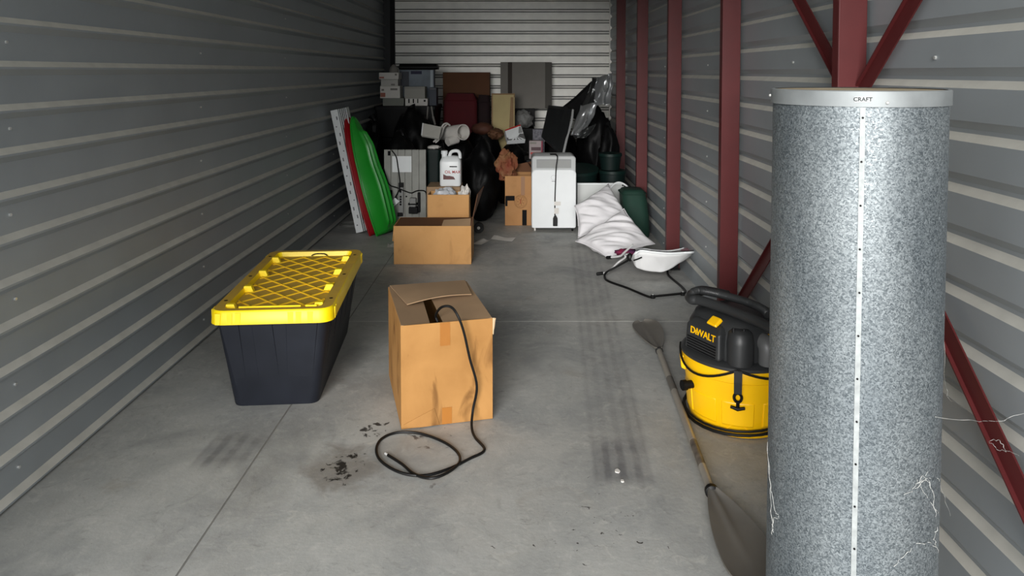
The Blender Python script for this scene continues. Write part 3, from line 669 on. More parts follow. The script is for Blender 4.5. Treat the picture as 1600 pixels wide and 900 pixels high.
# ================================================================== KAYAK PADDLE
t = thing('kayak_paddle', (0.71, 3.2, 0), 'grey kayak paddle lying on the concrete floor in front of the vacuum', 'paddle')
A_, B_ = Pz(1030, 548, 0.03), Pz(1113, 770, 0.035)
dA = (B_ - A_).normalized()
L_ = (B_ - A_).length
MB().tube([A_, A_ + dA * L_ * 0.27], 0.0155, 16).build('shaft_tube', M_SHAFT, t, world=True, smooth=True)
MB().tube([A_ + dA * L_ * 0.27, A_ + dA * L_ * 0.38], 0.0162, 16).build('shaft_joint', M_PADDLE, t, world=True, smooth=True)
MB().tube([A_ + dA * L_ * 0.38, A_ + dA * L_ * 0.73], 0.0155, 16).build('shaft_tube', M_SHAFT, t, world=True, smooth=True)
MB().tube([A_ + dA * L_ * 0.73, A_ + dA * L_ * 0.87], 0.0150, 16).build('shaft_joint', mat('shaft_worn', (116, 106, 94), 0.5, rgb2=(70, 64, 58), vscale=30), t, world=True, smooth=True)
MB().tube([A_ + dA * L_ * 0.87, B_], 0.0155, 16).build('shaft_tube', M_SHAFT, t, world=True, smooth=True)
MB().tube([B_ - dA * 0.02, B_ - dA * 0.018, B_ + dA * 0.0, B_ + dA * 0.004], [0.018, 0.024, 0.024, 0.018], 18).build('drip_ring', M_RUB, t, world=True, smooth=True)
MB().tube([A_ - dA * 0.004, A_ + dA * 0.012], 0.02, 18).build('drip_ring', M_RUB, t, world=True, smooth=True)
def blade(root, d, Lb, wl, wr_, name, zt, tilt):
    d = Vector((d.x, d.y, 0)).normalized(); sx = Vector((d.y, -d.x, 0))
    if sx.x < 0: sx = -sx
    nu, nv = 17, 22
    def W(b, ww): return 0.013 + (ww - 0.013) * min(1, math.sin(min(b, 1) * math.pi * 0.62) ** 0.8) * (1 if b < 0.72 else math.sqrt(max(0, 1 - ((b - 0.72) / 0.281) ** 2.6)))
    def top(a, b, th):
        s_ = 2 * a - 1; ww = wl if s_ < 0 else wr_
        x = s_ * W(b, ww)
        rib = 0.010 * math.exp(-(x / 0.012) ** 2) * max(0, 1 - b * 1.25)
        zc_ = root.z + (zt - root.z) * b + 0.015 * (abs(s_) ** 2) + tilt * x
        p = root + d * (b * Lb) + sx * x; p.z = max(0.002, zc_ + (rib if th > 0 else -rib * 0.5) + th)
        return p
    m = MB()
    m.grid(lambda a, b: top(a, b, 0.004), nu, nv); m.grid(lambda a, b: top(a, b, -0.004), nu, nv)
    n1 = nu * nv
    for j in range(nv - 1):
        for i in (0, nu - 1): m.f.append((j * nu + i, (j + 1) * nu + i, n1 + (j + 1) * nu + i, n1 + j * nu + i))
    for i in range(nu - 1):
        for j in (0, nv - 1): m.f.append((j * nu + i, j * nu + i + 1, n1 + j * nu + i + 1, n1 + j * nu + i))
    return m.build(name, M_PADDLE, t, world=True, smooth=True, ang=50)
blade(B_ + dA * 0.0, dA + Vector((0.1, 0, 0)), 0.50, 0.085, 0.098, 'blade', 0.02, 0.0)
blade(A_ + dA * 0.005, Pz(1004, 515) - A_, 0.45, 0.07, 0.085, 'blade', 0.03, 0.12)

# ================================================================== MIDDLE: OPEN CARTONS, JUG
def carton(name, x0, x1, y0, y1, z0, h, label, m, rz=0.0, open_top=False, group=None, wall=0.005, min_=None):
    cx, cy = (x0 + x1) / 2, y0
    t = thing(name, (cx, cy, z0), label, 'box', rz=rz, group=group)
    hx_, dy_ = (x1 - x0) / 2, y1 - y0; b = MB()
    if open_top:
        b.box(-hx_, hx_, 0, wall, 0.001, h).box(-hx_, hx_, dy_ - wall, dy_, 0.001, h).box(-hx_, -hx_ + wall, wall, dy_ - wall, 0.001, h).box(hx_ - wall, hx_, wall, dy_ - wall, 0.001, h).box(-hx_ + wall, hx_ - wall, wall, dy_ - wall, 0.001, 0.008)
    else:
        b.box(-hx_, hx_, 0, dy_, 0.001, h)
    b.build('body', m, t, bevel=0.003)
    return t
def qflap(t, q, m=None): flap(MB(), q, n=6).build('flap', m or M_CARDIN, t, solid=0.005)
a = carton('cardboard_box', -0.945, -0.342, 5.77, 6.12, 0, 0.302, 'wide open cardboard carton with a plain front in front of the white jug', M_CARD2, open_top=True)
qflap(a, [(-0.295, 0.345, 0.299), (0.295, 0.345, 0.299), (0.293, 0.03, 0.275), (-0.293, 0.03, 0.275)], M_CARDDK)  # top flap coloured dark brown to carry the shade over the box
qflap(a, [(0.300, 0.345, 0.302), (0.300, 0.01, 0.302), (0.345, 0.12, 0.53), (0.385, 0.345, 0.56)], M_CARDDK)
qflap(a, [(-0.300, 0.01, 0.302), (-0.300, 0.345, 0.302), (-0.310, 0.345, 0.18), (-0.310, 0.01, 0.18)], M_CARD2)
qflap(a, [(0.295, 0.01, 0.297), (0.07, 0.01, 0.297), (0.08, 0.09, 0.33), (0.295, 0.08, 0.345)])
b_ = carton('cardboard_box', -0.730, -0.385, 6.20, 6.40, 0, 0.475, 'narrow cardboard carton stuffed with clear plastic behind the wide carton', M_CARD2, open_top=True)
c_ = carton('cardboard_box', -0.765, -0.475, 6.43, 6.72, 0, 0.505, 'cardboard carton carrying the white jug', M_CARDIN)
def lump(name, c, r, m, label=None, cat=None, amp=0.25, freq=3.0, sub=3, seed=0, group=None, parent=None, flat=None, world=True, ang=60, ridg=False):
    bm = bmesh.new(); bmesh.ops.create_icosphere(bm, subdivisions=sub, radius=1.0); o = Vector((seed * 7.3, seed * 3.1, seed * 1.7))
    c = Vector(c); r = Vector(r)
    for v in bm.verts:
        n_ = noise.fractal(v.co * freq + o, 1.0, 2.0, 4)
        if ridg: n_ = 0.5 - abs(n_) * 1.6
        k = 1 + amp * n_; p = Vector((v.co.x * r.x, v.co.y * r.y, v.co.z * r.z)) * k
        if flat is not None: p.z = max(p.z, flat)
        v.co = p
    me = bpy.data.meshes.new(name); bm.to_mesh(me); bm.free()
    for p in me.polygons: p.use_smooth = True
    if ang < 180: me.set_sharp_from_angle(angle=R(ang))
    me.materials.append(m); ob = bpy.data.objects.new(name, me); COL.objects.link(ob)
    if parent is not None:
        ob.parent = parent; off = Vector((0, 0, 0)); q = parent
        while q is not None: off += q.location; q = q.parent
        ob.location = c - off if world else c
    else: ob.location = c
    return tag(ob, label, cat, group)
lump('plastic_wrap', (-0.60, 6.30, 0.44), (0.095, 0.075, 0.075), M_PLBAG, 'crumpled clear plastic in the narrow carton', 'plastic wrap', amp=0.5, freq=2.5, seed=2, ang=25)
lump('paper_towel', (-0.43, 6.31, 0.452), (0.045, 0.06, 0.085), M_WHITE2, 'crumpled white paper sticking out of the narrow carton', 'paper', amp=0.5, freq=2.0, seed=5, ang=25)
# jug
jx0, jx1, jy = -0.655, -0.475, 6.47
t = thing('plastic_jug', ((jx0 + jx1) / 2, jy, 0.506), 'white plastic jug with red printed label standing on a cardboard carton', 'jug')
hw = 0.092
rings = [rrect(hw - .006, 0.0, 0.15, 0.0, 0.02, 4), rrect(hw, -0.003, 0.153, 0.01, 0.025, 4), rrect(hw, -0.003, 0.153, 0.205, 0.025, 4), rrect(hw - .004, 0.0, 0.15, 0.222, 0.03, 4), rrect(hw - .02, 0.03, 0.13, 0.252, 0.03, 4), rrect(hw - .06, 0.05, 0.10, 0.258, 0.02, 4)]
jb = MB().loft(rings).build('body', M_WHITE, t, smooth=True, ang=40)
MB().lathe([(0.024, 0.235), (0.024, 0.272), (0.029, 0.274), (0.029, 0.303), (0.02, 0.306)], 20, (-0.055, 0.06, 0)).build('cap', M_WHITE, t, smooth=True, ang=40)
MB().tube(smooth_path([(-0.012, 0.06, 0.245), (0.0, 0.06, 0.285), (0.025, 0.06, 0.300), (0.06, 0.06, 0.300), (0.078, 0.06, 0.280), (0.082, 0.06, 0.235)], 5), 0.0145, 10).build('handle', M_WHITE, t, smooth=True)
fy = -0.0045
MB().box(-0.005, 0.06, fy, fy + .002, 0.166, 0.175).build('label_line', M_INK, t)
text_mesh('label_lettering', 'OIL MAX', 0.034, M_REDP, t, frame((0.022, fy, 0.123), (1, 0, 0), (0, 0, 1)), 0.0006)
m = MB(); m.loft([[Vector((x, y, z)) for x, z in ((-0.06, 0.058), (0.045, 0.058), (0.03, 0.082), (-0.005, 0.09), (-0.03, 0.09), (-0.06, 0.105))] for y in (fy, fy + .002)]); m.build('label_picture', mat('jug_picture', (110, 24, 22), 0.5, rgb2=(60, 28, 24), vscale=40), t)

# papers on the floor, a small black roll
for i, (q, lab) in enumerate((([(738, 382), (752, 383), (767, 376), (752, 374)], 'small white paper lying beside the wide open carton'), ([(767, 374), (800, 378), (806, 373), (772, 369)], 'longer white paper strip on the floor near the white air conditioner'), ([(605, 387), (616, 387), (616, 382), (606, 382)], 'scrap of white paper at the left foot of the wide carton'))):
    c4 = [Pz(u, v, 0.004) for u, v in q]
    o = Vector(sum(c4, Vector()) / 4)
    m = MB(); m.grid(lambda a, b: c4[0].lerp(c4[1], a).lerp(c4[3].lerp(c4[2], a), b) + Vector((0, 0, 0.006 * math.sin(7 * a + i) * b + .004)), 8, 5)
    tag(m.build('paper_sheet', M_WHITE2, origin=(o.x, o.y, 0.0), solid=0.001), lab, 'paper')
c = Pz(748, 364, 0.0) + Vector((0, 0, 0.05)); t = thing('castor_wheel', (c.x, c.y, 0), 'small black wheel on the floor behind the wide carton', 'wheel')
m = MB(); m.tube([c + Vector((0.0, -.018, 0)), c + Vector((0, -.02, 0)), c + Vector((0, .02, 0)), c + Vector((0, .018, 0))], [0.034, 0.048, 0.048, 0.034], 24); m.build('tyre', M_RUB, t, world=True, smooth=True, ang=40)
m = MB(); m.tube([c + Vector((0, -.026, 0)), c + Vector((0, -.015, 0))], [0.012, 0.016], 14); m.build('hub', M_WHITE2, t, world=True, smooth=True)

# ================================================================== GREY RIBBED PANEL WITH POWER STRIP
gy = 7.14
gx0, gx1 = P(600, 300, gy).x, P(666, 300, gy).x; gz = P(600, 234, gy).z
t = thing('ribbed_panel', ((gx0 + gx1) / 2, gy, 0), 'upright grey plastic panel with vertical boards behind the wide carton', 'panel')
nb = 6; bw = (gx1 - gx0) / nb
MB().box(gx0 + .004, gx1 - .004, gy + 0.012, gy + 0.05, 0.002, gz - .006).build('backing', M_GREYP, t, world=True)
for k in range(nb): MB().box(gx0 + bw * k + .0025, gx0 + bw * (k + 1) - .0025, gy, gy + 0.03, 0.002, gz).build('board', M_GREYP, t, world=True, bevel=0.003)
def onp(u, v, d=0.0): return P(u, v, gy - d)
def prect(u0, v0, u1, v1, d0, d1, name, m, parent=t, bevel=0.0):
    a_, b2 = onp(u0, v1), onp(u1, v0); return MB().box(a_.x, b2.x, gy - d1, gy - d0, a_.z, b2.z).build(name, m, parent, world=True, bevel=bevel)
prect(613, 244, 643, 269, 0.0005, 0.002, 'data_label', M_WHITE)
prect(606, 236, 610, 243, 0.0005, 0.004, 'slot', M_INK); prect(605, 297, 613, 315, 0.0005, 0.004, 'slot', M_INK)
MB().tube([onp(635, 307, 0), onp(635, 307, 0.004)], 0.008, 10).build('hole', M_INK, t, world=True)
ps = thing('power_strip', onp(627, 335, 0.03), 'grey power strip hanging on the grey ribbed panel', 'power strip')
prect(623, 289, 631, 333, 0.002, 0.035, 'housing', mat('strip_grey', (132, 132, 130), 0.5), ps, 0.004)
prect(623.5, 285, 631, 292, 0.003, 0.038, 'end_cap', M_BLK, ps, 0.003); prect(622, 331, 630, 337, 0.003, 0.038, 'end_cap', M_BLK, ps, 0.003)
for k in range(4): prect(625.4, 305 + 4 * k, 628.2, 308 + 4 * k, 0.034, 0.037, 'socket', M_INK, ps)
prect(625, 295, 628, 300, 0.034, 0.039, 'rocker_switch', M_INK, ps)
cdp = [(612, 235, .006), (619, 245, .01), (622, 262, .012), (625, 285, .02), (624, 296, .045), (619, 306, .02), (616, 314, .012)]
MB().tube(smooth_path([onp(u, v, d) for u, v, d in cdp], 6), 0.006, 6).build('cord', M_RUB, ps, world=True, smooth=True)
ad = thing('power_adapter', onp(647, 333, 0.03), 'black and grey plug adapter hung at the lower right of the grey panel', 'adapter')
prect(640, 322, 654, 332, 0.003, 0.07, 'plug_body', M_BLK, ad, 0.006); prect(641, 308, 651, 322, 0.003, 0.06, 'casing', mat('strip_grey', (132, 132, 130), 0.5), ad, 0.008); prect(639, 316.5, 653, 318.5, 0.003, 0.063, 'band', M_INK, ad); prect(653, 300, 657, 331, 0.003, 0.03, 'cord_bundle', M_BLK, ad, 0.006)
cdp = [(599, 262, .01), (604, 278, .012), (609, 289, .012), (622, 294, .05), (634, 299, .02), (643, 301.5, .012), (652, 298, .04), (664, 299, .012), (667, 310, .008), (668, 328, .006)]
lc = thing('extension_cord', onp(630, 298, 0.02), 'black cord looping across the grey ribbed panel', 'cord')
MB().tube(smooth_path([onp(u, v, d) for u, v, d in cdp], 6), 0.006, 6).build('cable', M_RUB, lc, world=True, smooth=True)
q = [onp(608, 319, .05), onp(614, 324, .05), onp(624.5, 314.5, .05), onp(617, 309, .05)]
hc = thing('hang_tag', sum(q, Vector()) / 4, 'white card tag hanging in front of the grey panel by the green sled', 'tag')
MB().slab(q, 0.004).build('card', M_WHITE, hc, world=True)
MB().slab([onp(609, 319, .0505), onp(613, 322.5, .0505), onp(616, 319.5, .0505), onp(611.5, 315.5, .0505)], 0.002).build('print', M_TEAL, hc, world=True)
MB().tube([onp(620, 311, .05), onp(619, 306, .02)], 0.003, 6).build('string', M_RUB, hc, world=True)

# ================================================================== SLEDS AND SLOTTED STRIPS ON THE LEFT WALL
def sled(name, base, tip, label, m, depth, Ws, seed):
    base, tip = Vector(base), Vector(tip); d = (tip - base); Ln = d.length; d.normalize(); wv = Vector((0.30, 0.95, 0)); wv = (wv - d * wv.dot(d)).normalized()
    nr = wv.cross(d); nr = nr if nr.x > 0 else -nr
    t = thing(name, (base.x, base.y + Ws, 0), label, 'sled')
    def hwid(s):     # half width along the length: square tail, tapered nose
        k = 1.0 if s < 0.62 else math.sqrt(max(0.0, 1 - ((s - 0.62) / 0.382) ** 2)) * 0.7 + 0.3 * (1 - (s - 0.62) / 0.382)
        return Ws * (0.88 + 0.12 * math.sin(math.pi * min(1, s / 0.6))) * max(k, 0.03)
    waist = lambda s: 1.0 - 0.30 * math.exp(-((s - 0.58) / 0.13) ** 2)
    def f(a, b):
        s = b; u_ = 2 * a - 1
        edge = abs(u_); dep = depth * (0.55 + 0.45 * math.sin(math.pi * min(1, (s + 0.15) / 1.1))) * (0.45 + 0.55 * waist(s))
        prof = dep * (1 - max(0, (edge - 0.42) / 0.58) ** 1.6)
        if s > 0.75: prof *= max(0.12, 1 - (s - 0.75) / 0.25 * 0.75)
        if s < 0.03: prof *= 0.85 + 5 * s
        ridge = 0.026 * sum(math.exp(-((u_ - c0) / 0.055) ** 2) for c0 in (-0.36, 0.0, 0.36)) * (1 if 0.05 < s < 0.86 else 0.0)
        p = base + d * (s * Ln) + wv * (Ws * 0.75 * (1 + .35 * (1 - s)) + u_ * hwid(s)) + nr * (prof + ridge)
        return p
    m1 = MB(); m1.grid(f, 49, 42); m1.build('shell', m, t, world=True, smooth=True, ang=60, solid=0.005)
    rim = [f(0, k / 41) for k in range(42)] + [f(1, k / 41) for k in range(41, -1, -1)]
    MB().tube(rim, 0.010, 8, closed=True).build('rolled_rim', m, t, world=True, smooth=True)
    return t
g0 = G(589, 370); g1 = P(539, 184, 6.86)
sled('plastic_sled', (g0.x - .01, g0.y - .02, 0.012), (g1.x, 6.86, g1.z), 'green plastic sled leaning against the left wall', M_GRN, 0.095, 0.195, 1)
sled('plastic_sled', (g0.x - 0.075, g0.y - 0.01, 0.012), (g1.x - 0.055, 6.87, g1.z + 0.0), 'red plastic sled nested behind the green sled', M_REDS, 0.08, 0.195, 2)
b0 = G(562, 365); b1 = P(521.5, 172, 6.95)
t = thing('slotted_strips', (b0.x, b0.y, 0), 'bundle of white slotted strips leaning on the left wall behind the sleds', 'strips')
b0.z = 0.012; dd = (b1 - b0).normalized(); sx = Vector((0, 1, 0)).cross(dd).normalized(); sx = sx if sx.x > 0 else -sx
def plank(off, w_, yy, dp, name, m):
    o_ = sx * off + Vector((0, yy, 0)); hwv = sx * w_ / 2; yv = Vector((0, dp, 0)); zadd = Vector((0, 0, max(0, -(o_ - hwv).z)))
    lo, hi = b0 + o_, b1 + o_
    return MB().hexa([lo - hwv, lo + hwv, lo + hwv + yv, lo - hwv + yv, hi - hwv, hi + hwv, hi + hwv + yv, hi - hwv + yv]).build(name, m, t, world=True)
bo = plank(0.0, 0.066, 0.0, 0.03, 'slotted_board', M_WHITE)
for k in range(14):
    s_ = 0.06 + 0.067 * k; c = b0.lerp(b1, s_) + Vector((0, -0.0008, 0)); off = sx * (0.012 if k % 2 else -0.008)
    MB().bar(c + off - dd * (0.016 if k % 3 else 0.006), c + off + dd * (0.016 if k % 3 else 0.006), 0.011, 0.003, (0, 1, 0)).build('slot', mat('slot_grey', (120, 122, 124), 0.7), bo, world=True)
for k in range(5):
    plank(0.041 + 0.0165 * k, 0.0065, 0.02, 0.12, 'thin_strip', M_WHITE)
    if k < 4: plank(0.0493 + 0.0165 * k, 0.009, 0.035, 0.10, 'dark_strip', M_BLK)
c0 = G(549, 352)
t = thing('cable_coil', (c0.x, c0.y, 0), 'thin grey cable coil on the floor by the left wall', 'cable')
for k in range(2): MB().tube([c0 + Vector((0.11 * math.cos(R(a)) + .01 * k, 0.10 * math.sin(R(a)), 0.006 + 0.011 * k)) for a in range(0, 360, 20)], 0.006, 6, closed=True).build('loop', mat('cable_grey', (120, 120, 116), 0.6), t, world=True, smooth=True)

# ================================================================== PORTABLE AIR CONDITIONER
ay = 6.95; ax0, ax1 = P(831, 300, ay).x, P(900, 300, ay).x; az0 = 0.035; az1 = P(865, 244, ay).z
cx, hx_ = (ax0 + ax1) / 2, (ax1 - ax0) / 2; H = az1 - az0
t = thing('air_conditioner', (cx, ay, 0), 'white portable air conditioner with black cord hanging down its front', 'air conditioner')
def fr(hx, z0, z1, r, n=6):   # front outline, local x/z
    pts = []
    for px, pz, a0 in ((hx - r, z1 - r, 0), (-hx + r, z1 - r, 90), (-hx + .012, z0 + .012, 180), (hx - .012, z0 + .012, 270)):
        rr = r if a0 < 180 else 0.012
        for k in range(n + 1):
            a_ = R(a0 + 90 * k / n); pts.append((px + rr * math.cos(a_), pz + rr * math.sin(a_)))
    return pts
MB().loft([[Vector((x, y_, z)) for x, z in fr(h, az0, zt, 0.035)] for y_, h, zt in ((0.022, hx_ - .006, az1 - .006), (0.03, hx_, az1), (0.32, hx_, az1), (0.34, hx_ - .02, az1 - .02))]).build('housing', mat('ac_grey', (176, 178, 178), 0.45), t, smooth=True, ang=40)
zf = az0 + H * 0.815
MB().loft([[Vector((x, y_, z)) for x, z in fr(h, az0 + .004, zt, 0.045)] for y_, h, zt in ((0.025, hx_, zf), (0.006, hx_ + .001, zf), (0.0, hx_ - .006, zf - .006))]).build('front_cover', M_WHITE, t, smooth=True, ang=30)
lv = MB().box(-hx_ + .045, hx_ - .045, 0.016, 0.03, zf + .012, az1 - .032).build('louvre', mat('ac_louvre', (140, 142, 142), 0.5), t, bevel=0.003)
for k in range(5): MB().box(-hx_ + .055, hx_ - .055, 0.013, 0.02, zf + .018 + .014 * k, zf + .022 + .014 * k).build('louvre_vane', M_GREYP, lv)
MB().box(-0.03, 0.03, 0.10, 0.2, az1 - .002, az1 + .003).build('control_panel', M_INK, t)
for sx_ in (-1, 1):
    for y_ in (0.05, 0.29): MB().tube([(sx_ * (hx_ - .03) - .008, y_, 0.0175), (sx_ * (hx_ - .03) + .008, y_, 0.0175)], 0.0175, 14).build('castor', M_BLK if sx_ > 0 else M_WHITE2, t, smooth=True)
MB().tube([(-0.005 + 0.022 * math.cos(R(a)), -0.0002, zf - .075 + 0.022 * math.sin(R(a))) for a in range(0, 360, 20)], 0.0015, 5, closed=True).build('emblem_ring', mat('ac_emblem', (190, 192, 194), 0.3, 0.4), t)
MB().box(-0.02, 0.015, -0.001, 0.001, zf - .112, zf - .107).build('name_strip', mat('ac_name', (120, 122, 124), 0.4), t)
def A(u, v, d): p = P(u, v, ay - d); return Vector((p.x - cx, -d, p.z))
MB().tube(smooth_path([Vector((0.025, 0.12, az1 + .008)), Vector((0.022, 0.03, az1 + .008)), A(871, 246, .004), A(869, 262, .006), A(868, 285, .006), A(867, 315, .006), A(867, 336, .006)], 5), 0.006, 8).build('cord', M_RUB, t, smooth=True)
p_ = A(867.5, 336, .008); q_ = A(867.5, 353, .008)
MB().loft([sup2 for sup2 in [[Vector((p_.x + w_ * sx_, y_, z_)) for sx_, y_ in ((-1, -.022), (1, -.022), (1, -.002), (-1, -.002))] for w_, z_ in ((0.006, p_.z), (0.021, p_.z - .03), (0.021, q_.z))]]).build('plug', M_RUB, t, bevel=0.004)
for (u0, v0, u1, v1) in ((866, 315, 876, 321), (866, 325, 873, 334)):
    a1, a2 = A(u0, v1, .013), A(u1, v0, .013); MB().box(a1.x, a2.x, -.014, -.0125, a1.z, a2.z).build('cord_tag', M_WHITE2, t)

# carton beside the air conditioner
ky = 7.24; kx0, kx1 = P(789, 300, ky).x, P(840, 300, ky).x; kz = P(800, 275, ky).z
t = carton('cardboard_box', kx0, kx1, ky, ky + 0.30, 0, kz, 'dark patched cardboard box with printed round emblem left of the air conditioner', cardboard_mat('cardboard_mid', (168, 122, 78), (180, 134, 88), 0.2), open_top=True)
kc = (kx0 + kx1) / 2
def K(u, v, d=0.0): p = P(u, v, ky); return Vector((p.x - kc, -d, p.z))
def krect(u0, v0, u1, v1, name, m):
    a1, a2 = K(u0, v1), K(u1, v0); MB().box(a1.x, a2.x, -.0015, 0, max(a1.z, .002), a2.z).build(name, m, t)
krect(789.5, 306, 804, 313.5, 'black_tape', M_INK); krect(789.5, 313.5, 793, 322, 'black_tape', M_INK); krect(816, 328, 823, 352, 'black_tape', M_INK)
krect(814, 276, 820, 305, 'tape', mat('tape_dark', (138, 96, 58), 0.5))
ec = K(813.5, 315)
for rr in (0.062, 0.054): MB().tube([ec + Vector((rr * math.cos(R(a)), -.0005, rr * 1.05 * math.sin(R(a)))) for a in range(0, 360, 15)], 0.0012, 4, closed=True).build('emblem_ring', M_STAMP, t)
for k in range(7):
    a_ = R(k * 360 / 7); c = ec + Vector((0.03 * math.cos(a_), -.0005, 0.034 * math.sin(a_)))
    MB().tube([c + Vector((0.013 * math.cos(R(b2)), 0, 0.015 * math.sin(R(b2)))) for b2 in range(0, 360, 40)], 0.001, 4, closed=True).build('emblem_petal', M_STAMP, t)
MB().box(ec.x - .005, ec.x + .005, -.0015, 0, ec.z - .02, ec.z + .022).build('emblem_core', mat('stamp_red', (140, 64, 36), 0.8), t)
qflap(t, [((kx1 - kx0) / 2 - .003, 0.29, kz), ((kx1 - kx0) / 2 - .003, 0.01, kz), ((kx1 - kx0) / 2 + .01 - .08, 0.0, kz + .085), ((kx1 - kx0) / 2 - .09, 0.29, kz + .10)], M_CARDDK)
qflap(t, [(-(kx1 - kx0) / 2 + .003, 0.297, kz), ((kx1 - kx0) / 2 - .003, 0.297, kz), ((kx1 - kx0) / 2 - .02, 0.33, kz + .11), (-(kx1 - kx0) / 2 + .02, 0.34, kz + .05)], M_CARDDK)
# crumpled kraft bag stuffed in that carton
pc = P(791, 260, 7.42)
lump('paper_bag', (pc.x, 7.41, 0.565), (0.105, 0.085, 0.145), M_PAPER, 'crumpled brown paper bag with red print stuffed in the dark patched box', 'paper bag', amp=0.45, freq=1.9, seed=3, sub=4, ang=25)

# ================================================================== PILLOWS, WHITE BOARD, GREEN BAG
def pillow(corners, thick, label, seed, tu=0.2):
    q = [Vector(c) for c in corners]; N = 34
    cen = sum(q, Vector()) / 4; nn = (q[2] - q[0]).cross(q[3] - q[1]).normalized()
    if nn.z < 0: nn = -nn
    t = thing('pillow', (cen.x, cen.y, 0), label, 'pillow')
    def f(sgn):
        def g_(a, b):
            e = (max(0, 4 * a * (1 - a)) * max(0, 4 * b * (1 - b)))
            pin = 0.05 * (math.sin(math.pi * a) * (1 if b in (0, 1) else 0))
            p = q[0].lerp(q[1], a).lerp(q[3].lerp(q[2], a), b)
            p = p + (cen - p) * 0.10 * (1 - abs(2 * a - 1) ** 3) * abs(2 * b - 1) ** 3 + (cen - p) * 0.10 * (1 - abs(2 * b - 1) ** 3) * abs(2 * a - 1) ** 3
            wr_ = 0.030 * noise.noise(Vector(((a + b) * 1.1 + seed, (b - a) * 5, seed))) + 0.016 * noise.noise(Vector(((a + b) * 1.8, (b - a) * 12, seed + 4))) + 0.010 * noise.noise(Vector((a * 4, b * 4, seed + 8)))
            p = p + nn * (sgn * (thick * e ** 0.42 / 2) + wr_ * e ** 0.3 * sgn)
            p.z = max(p.z, 0.004); return p
        return g_
    m = MB(); m.grid(f(1), N, N); m.grid(f(-1), N, N)
    o = m.build('cushion', M_PIL, t, world=True, smooth=True, ang=180, recalc=True)
    bm = bmesh.new(); bm.from_mesh(o.data); bmesh.ops.remove_doubles(bm, verts=bm.verts, dist=0.0012); bmesh.ops.recalc_face_normals(bm, faces=bm.faces); bm.to_mesh(o.data); bm.free()
    rim = [f(1)(k / 20, 0) for k in range(21)] + [f(1)(1, k / 20) for k in range(1, 21)] + [f(1)(1 - k / 20, 1) for k in range(1, 21)] + [f(1)(0, 1 - k / 20) for k in range(1, 20)]
    MB().tube(rim, 0.004, 5, closed=True).build('seam', M_PIL, t, world=True, smooth=True)
    return t
tb = pillow([P(899, 377, 6.18), Pz(950, 404, 0.03), P(1023, 381, 6.05), P(975, 326, 6.32)], 0.16, 'rumpled white pillow lying flat in front, against the dark green bag', 1)
p_ = Pz(932, 391, 0.0)
pillow([P(897, 322, 6.55), P(903, 372, 6.38), P(986, 342, 6.50), P(951, 286, 6.82)], 0.18, 'white pillow propped up behind the lying pillow beside the air conditioner', 9)
tag_o = MB().box(-.02, .02, -.004, .004, 0, .003)
wy = 7.2; wx0, wx1 = P(902, 300, wy).x, P(975, 300, wy).x; wz = P(940, 286, wy).z
t = thing('white_board', ((wx0 + wx1) / 2, wy, 0), 'low white board standing behind the pillows', 'board')
MB().box(wx0, wx1, wy, wy + .025, 0.002, wz).build('panel', mat('board_white', (196, 198, 196), 0.5), t, world=True, bevel=0.003)
MB().box(wx0, wx1, wy - .006, wy + .001, wz - .014, wz - .001).build('top_edge', M_WHITE, t, world=True)
for u, v in ((950, 288.5), (973, 288.5)): c = P(u, v, wy); MB().tube([c + Vector((0, -.008, -.006)), c + Vector((0, .0, -.006))], 0.008, 10).build('screw_cap', M_INK, t, world=True)
t = thing('white_tube', P(985, 303, 6.98), 'thin bent white tube arching above the dark green bag', 'tube')
MB().tube(smooth_path([P(951, 300, 7.05), P(958, 289, 7.05), P(967, 285, 7.02), P(977, 289, 6.98), P(983, 296, 7.03), P(985, 310, 7.03), P(986, 330, 7.03), Vector((P(986, 330, 7.03).x, 7.03, .009))], 5), 0.008, 8).build('bent_tube', M_WHITE, t, world=True, smooth=True)
gb = P(985, 340, 6.84)
t = thing('green_bag', (gb.x + .02, 6.80, 0), 'dark green fabric bag standing by the right wall behind the pillows', 'bag')
m = MB(); m.loft([[Vector((gb.x + .02 + sh + (p.x) * k, 6.76 + p.y * k, z_)) for p in rrect(0.112, -0.10, 0.22, 0, 0.08, 6)] for z_, k, sh in ((0.003, 0.9, .03), (0.05, 1.02, .025), (0.2, 1.03, .015), (0.34, 1.0, .0), (0.405, 0.95, -.01), (0.43, 0.8, -.01), (0.437, 0.4, -.01))]); m.build('body', M_DKGR, t, world=True, smooth=True, ang=70)
MB().tube([Vector((gb.x + .02 - .01 + p.x * 1.0, 6.76 + p.y, 0.40)) for p in rrect(0.112, -0.10, 0.22, 0, 0.08, 6)], 0.006, 6, closed=True).build('piping', M_DKGR, t, world=True, smooth=True)

# ================================================================== TIPPED BOUNCER SEAT
t = thing('baby_bouncer', Pz(1030, 440), 'tipped baby bouncer with white fabric seat and thin black frame near the right wall', 'bouncer')
fr_ = [P(986, 404, 5.5), Pz(965, 416, .07), Pz(947, 426, .03), Pz(945, 434, .012), Pz(952, 440, .010), Pz(980, 450, .010), Pz(1012, 463, .010), Pz(1022, 463, .010), Pz(1066, 458.5, .010), Pz(1072, 457, .010), Pz(1064, 447, .010), Pz(1045, 431, .012), Pz(1043, 424, .03), P(1040, 412, 5.5)]
MB().tube(smooth_path(fr_, 5), 0.008, 8).build('floor_frame', M_RUB, t, world=True, smooth=True)
for u, v in ((1020, 463), (1067, 458.5)):
    c = Pz(u, v, .014); MB().lathe([(0.017, -.012), (0.019, 0.0), (0.012, .010), (0.008, .011)], 14, c).build('rubber_foot', M_RUB, t, world=True, smooth=True); MB().lathe([(0.008, .009), (0.006, .013)], 10, c).build('foot_cap', M_CHROME, t, world=True)
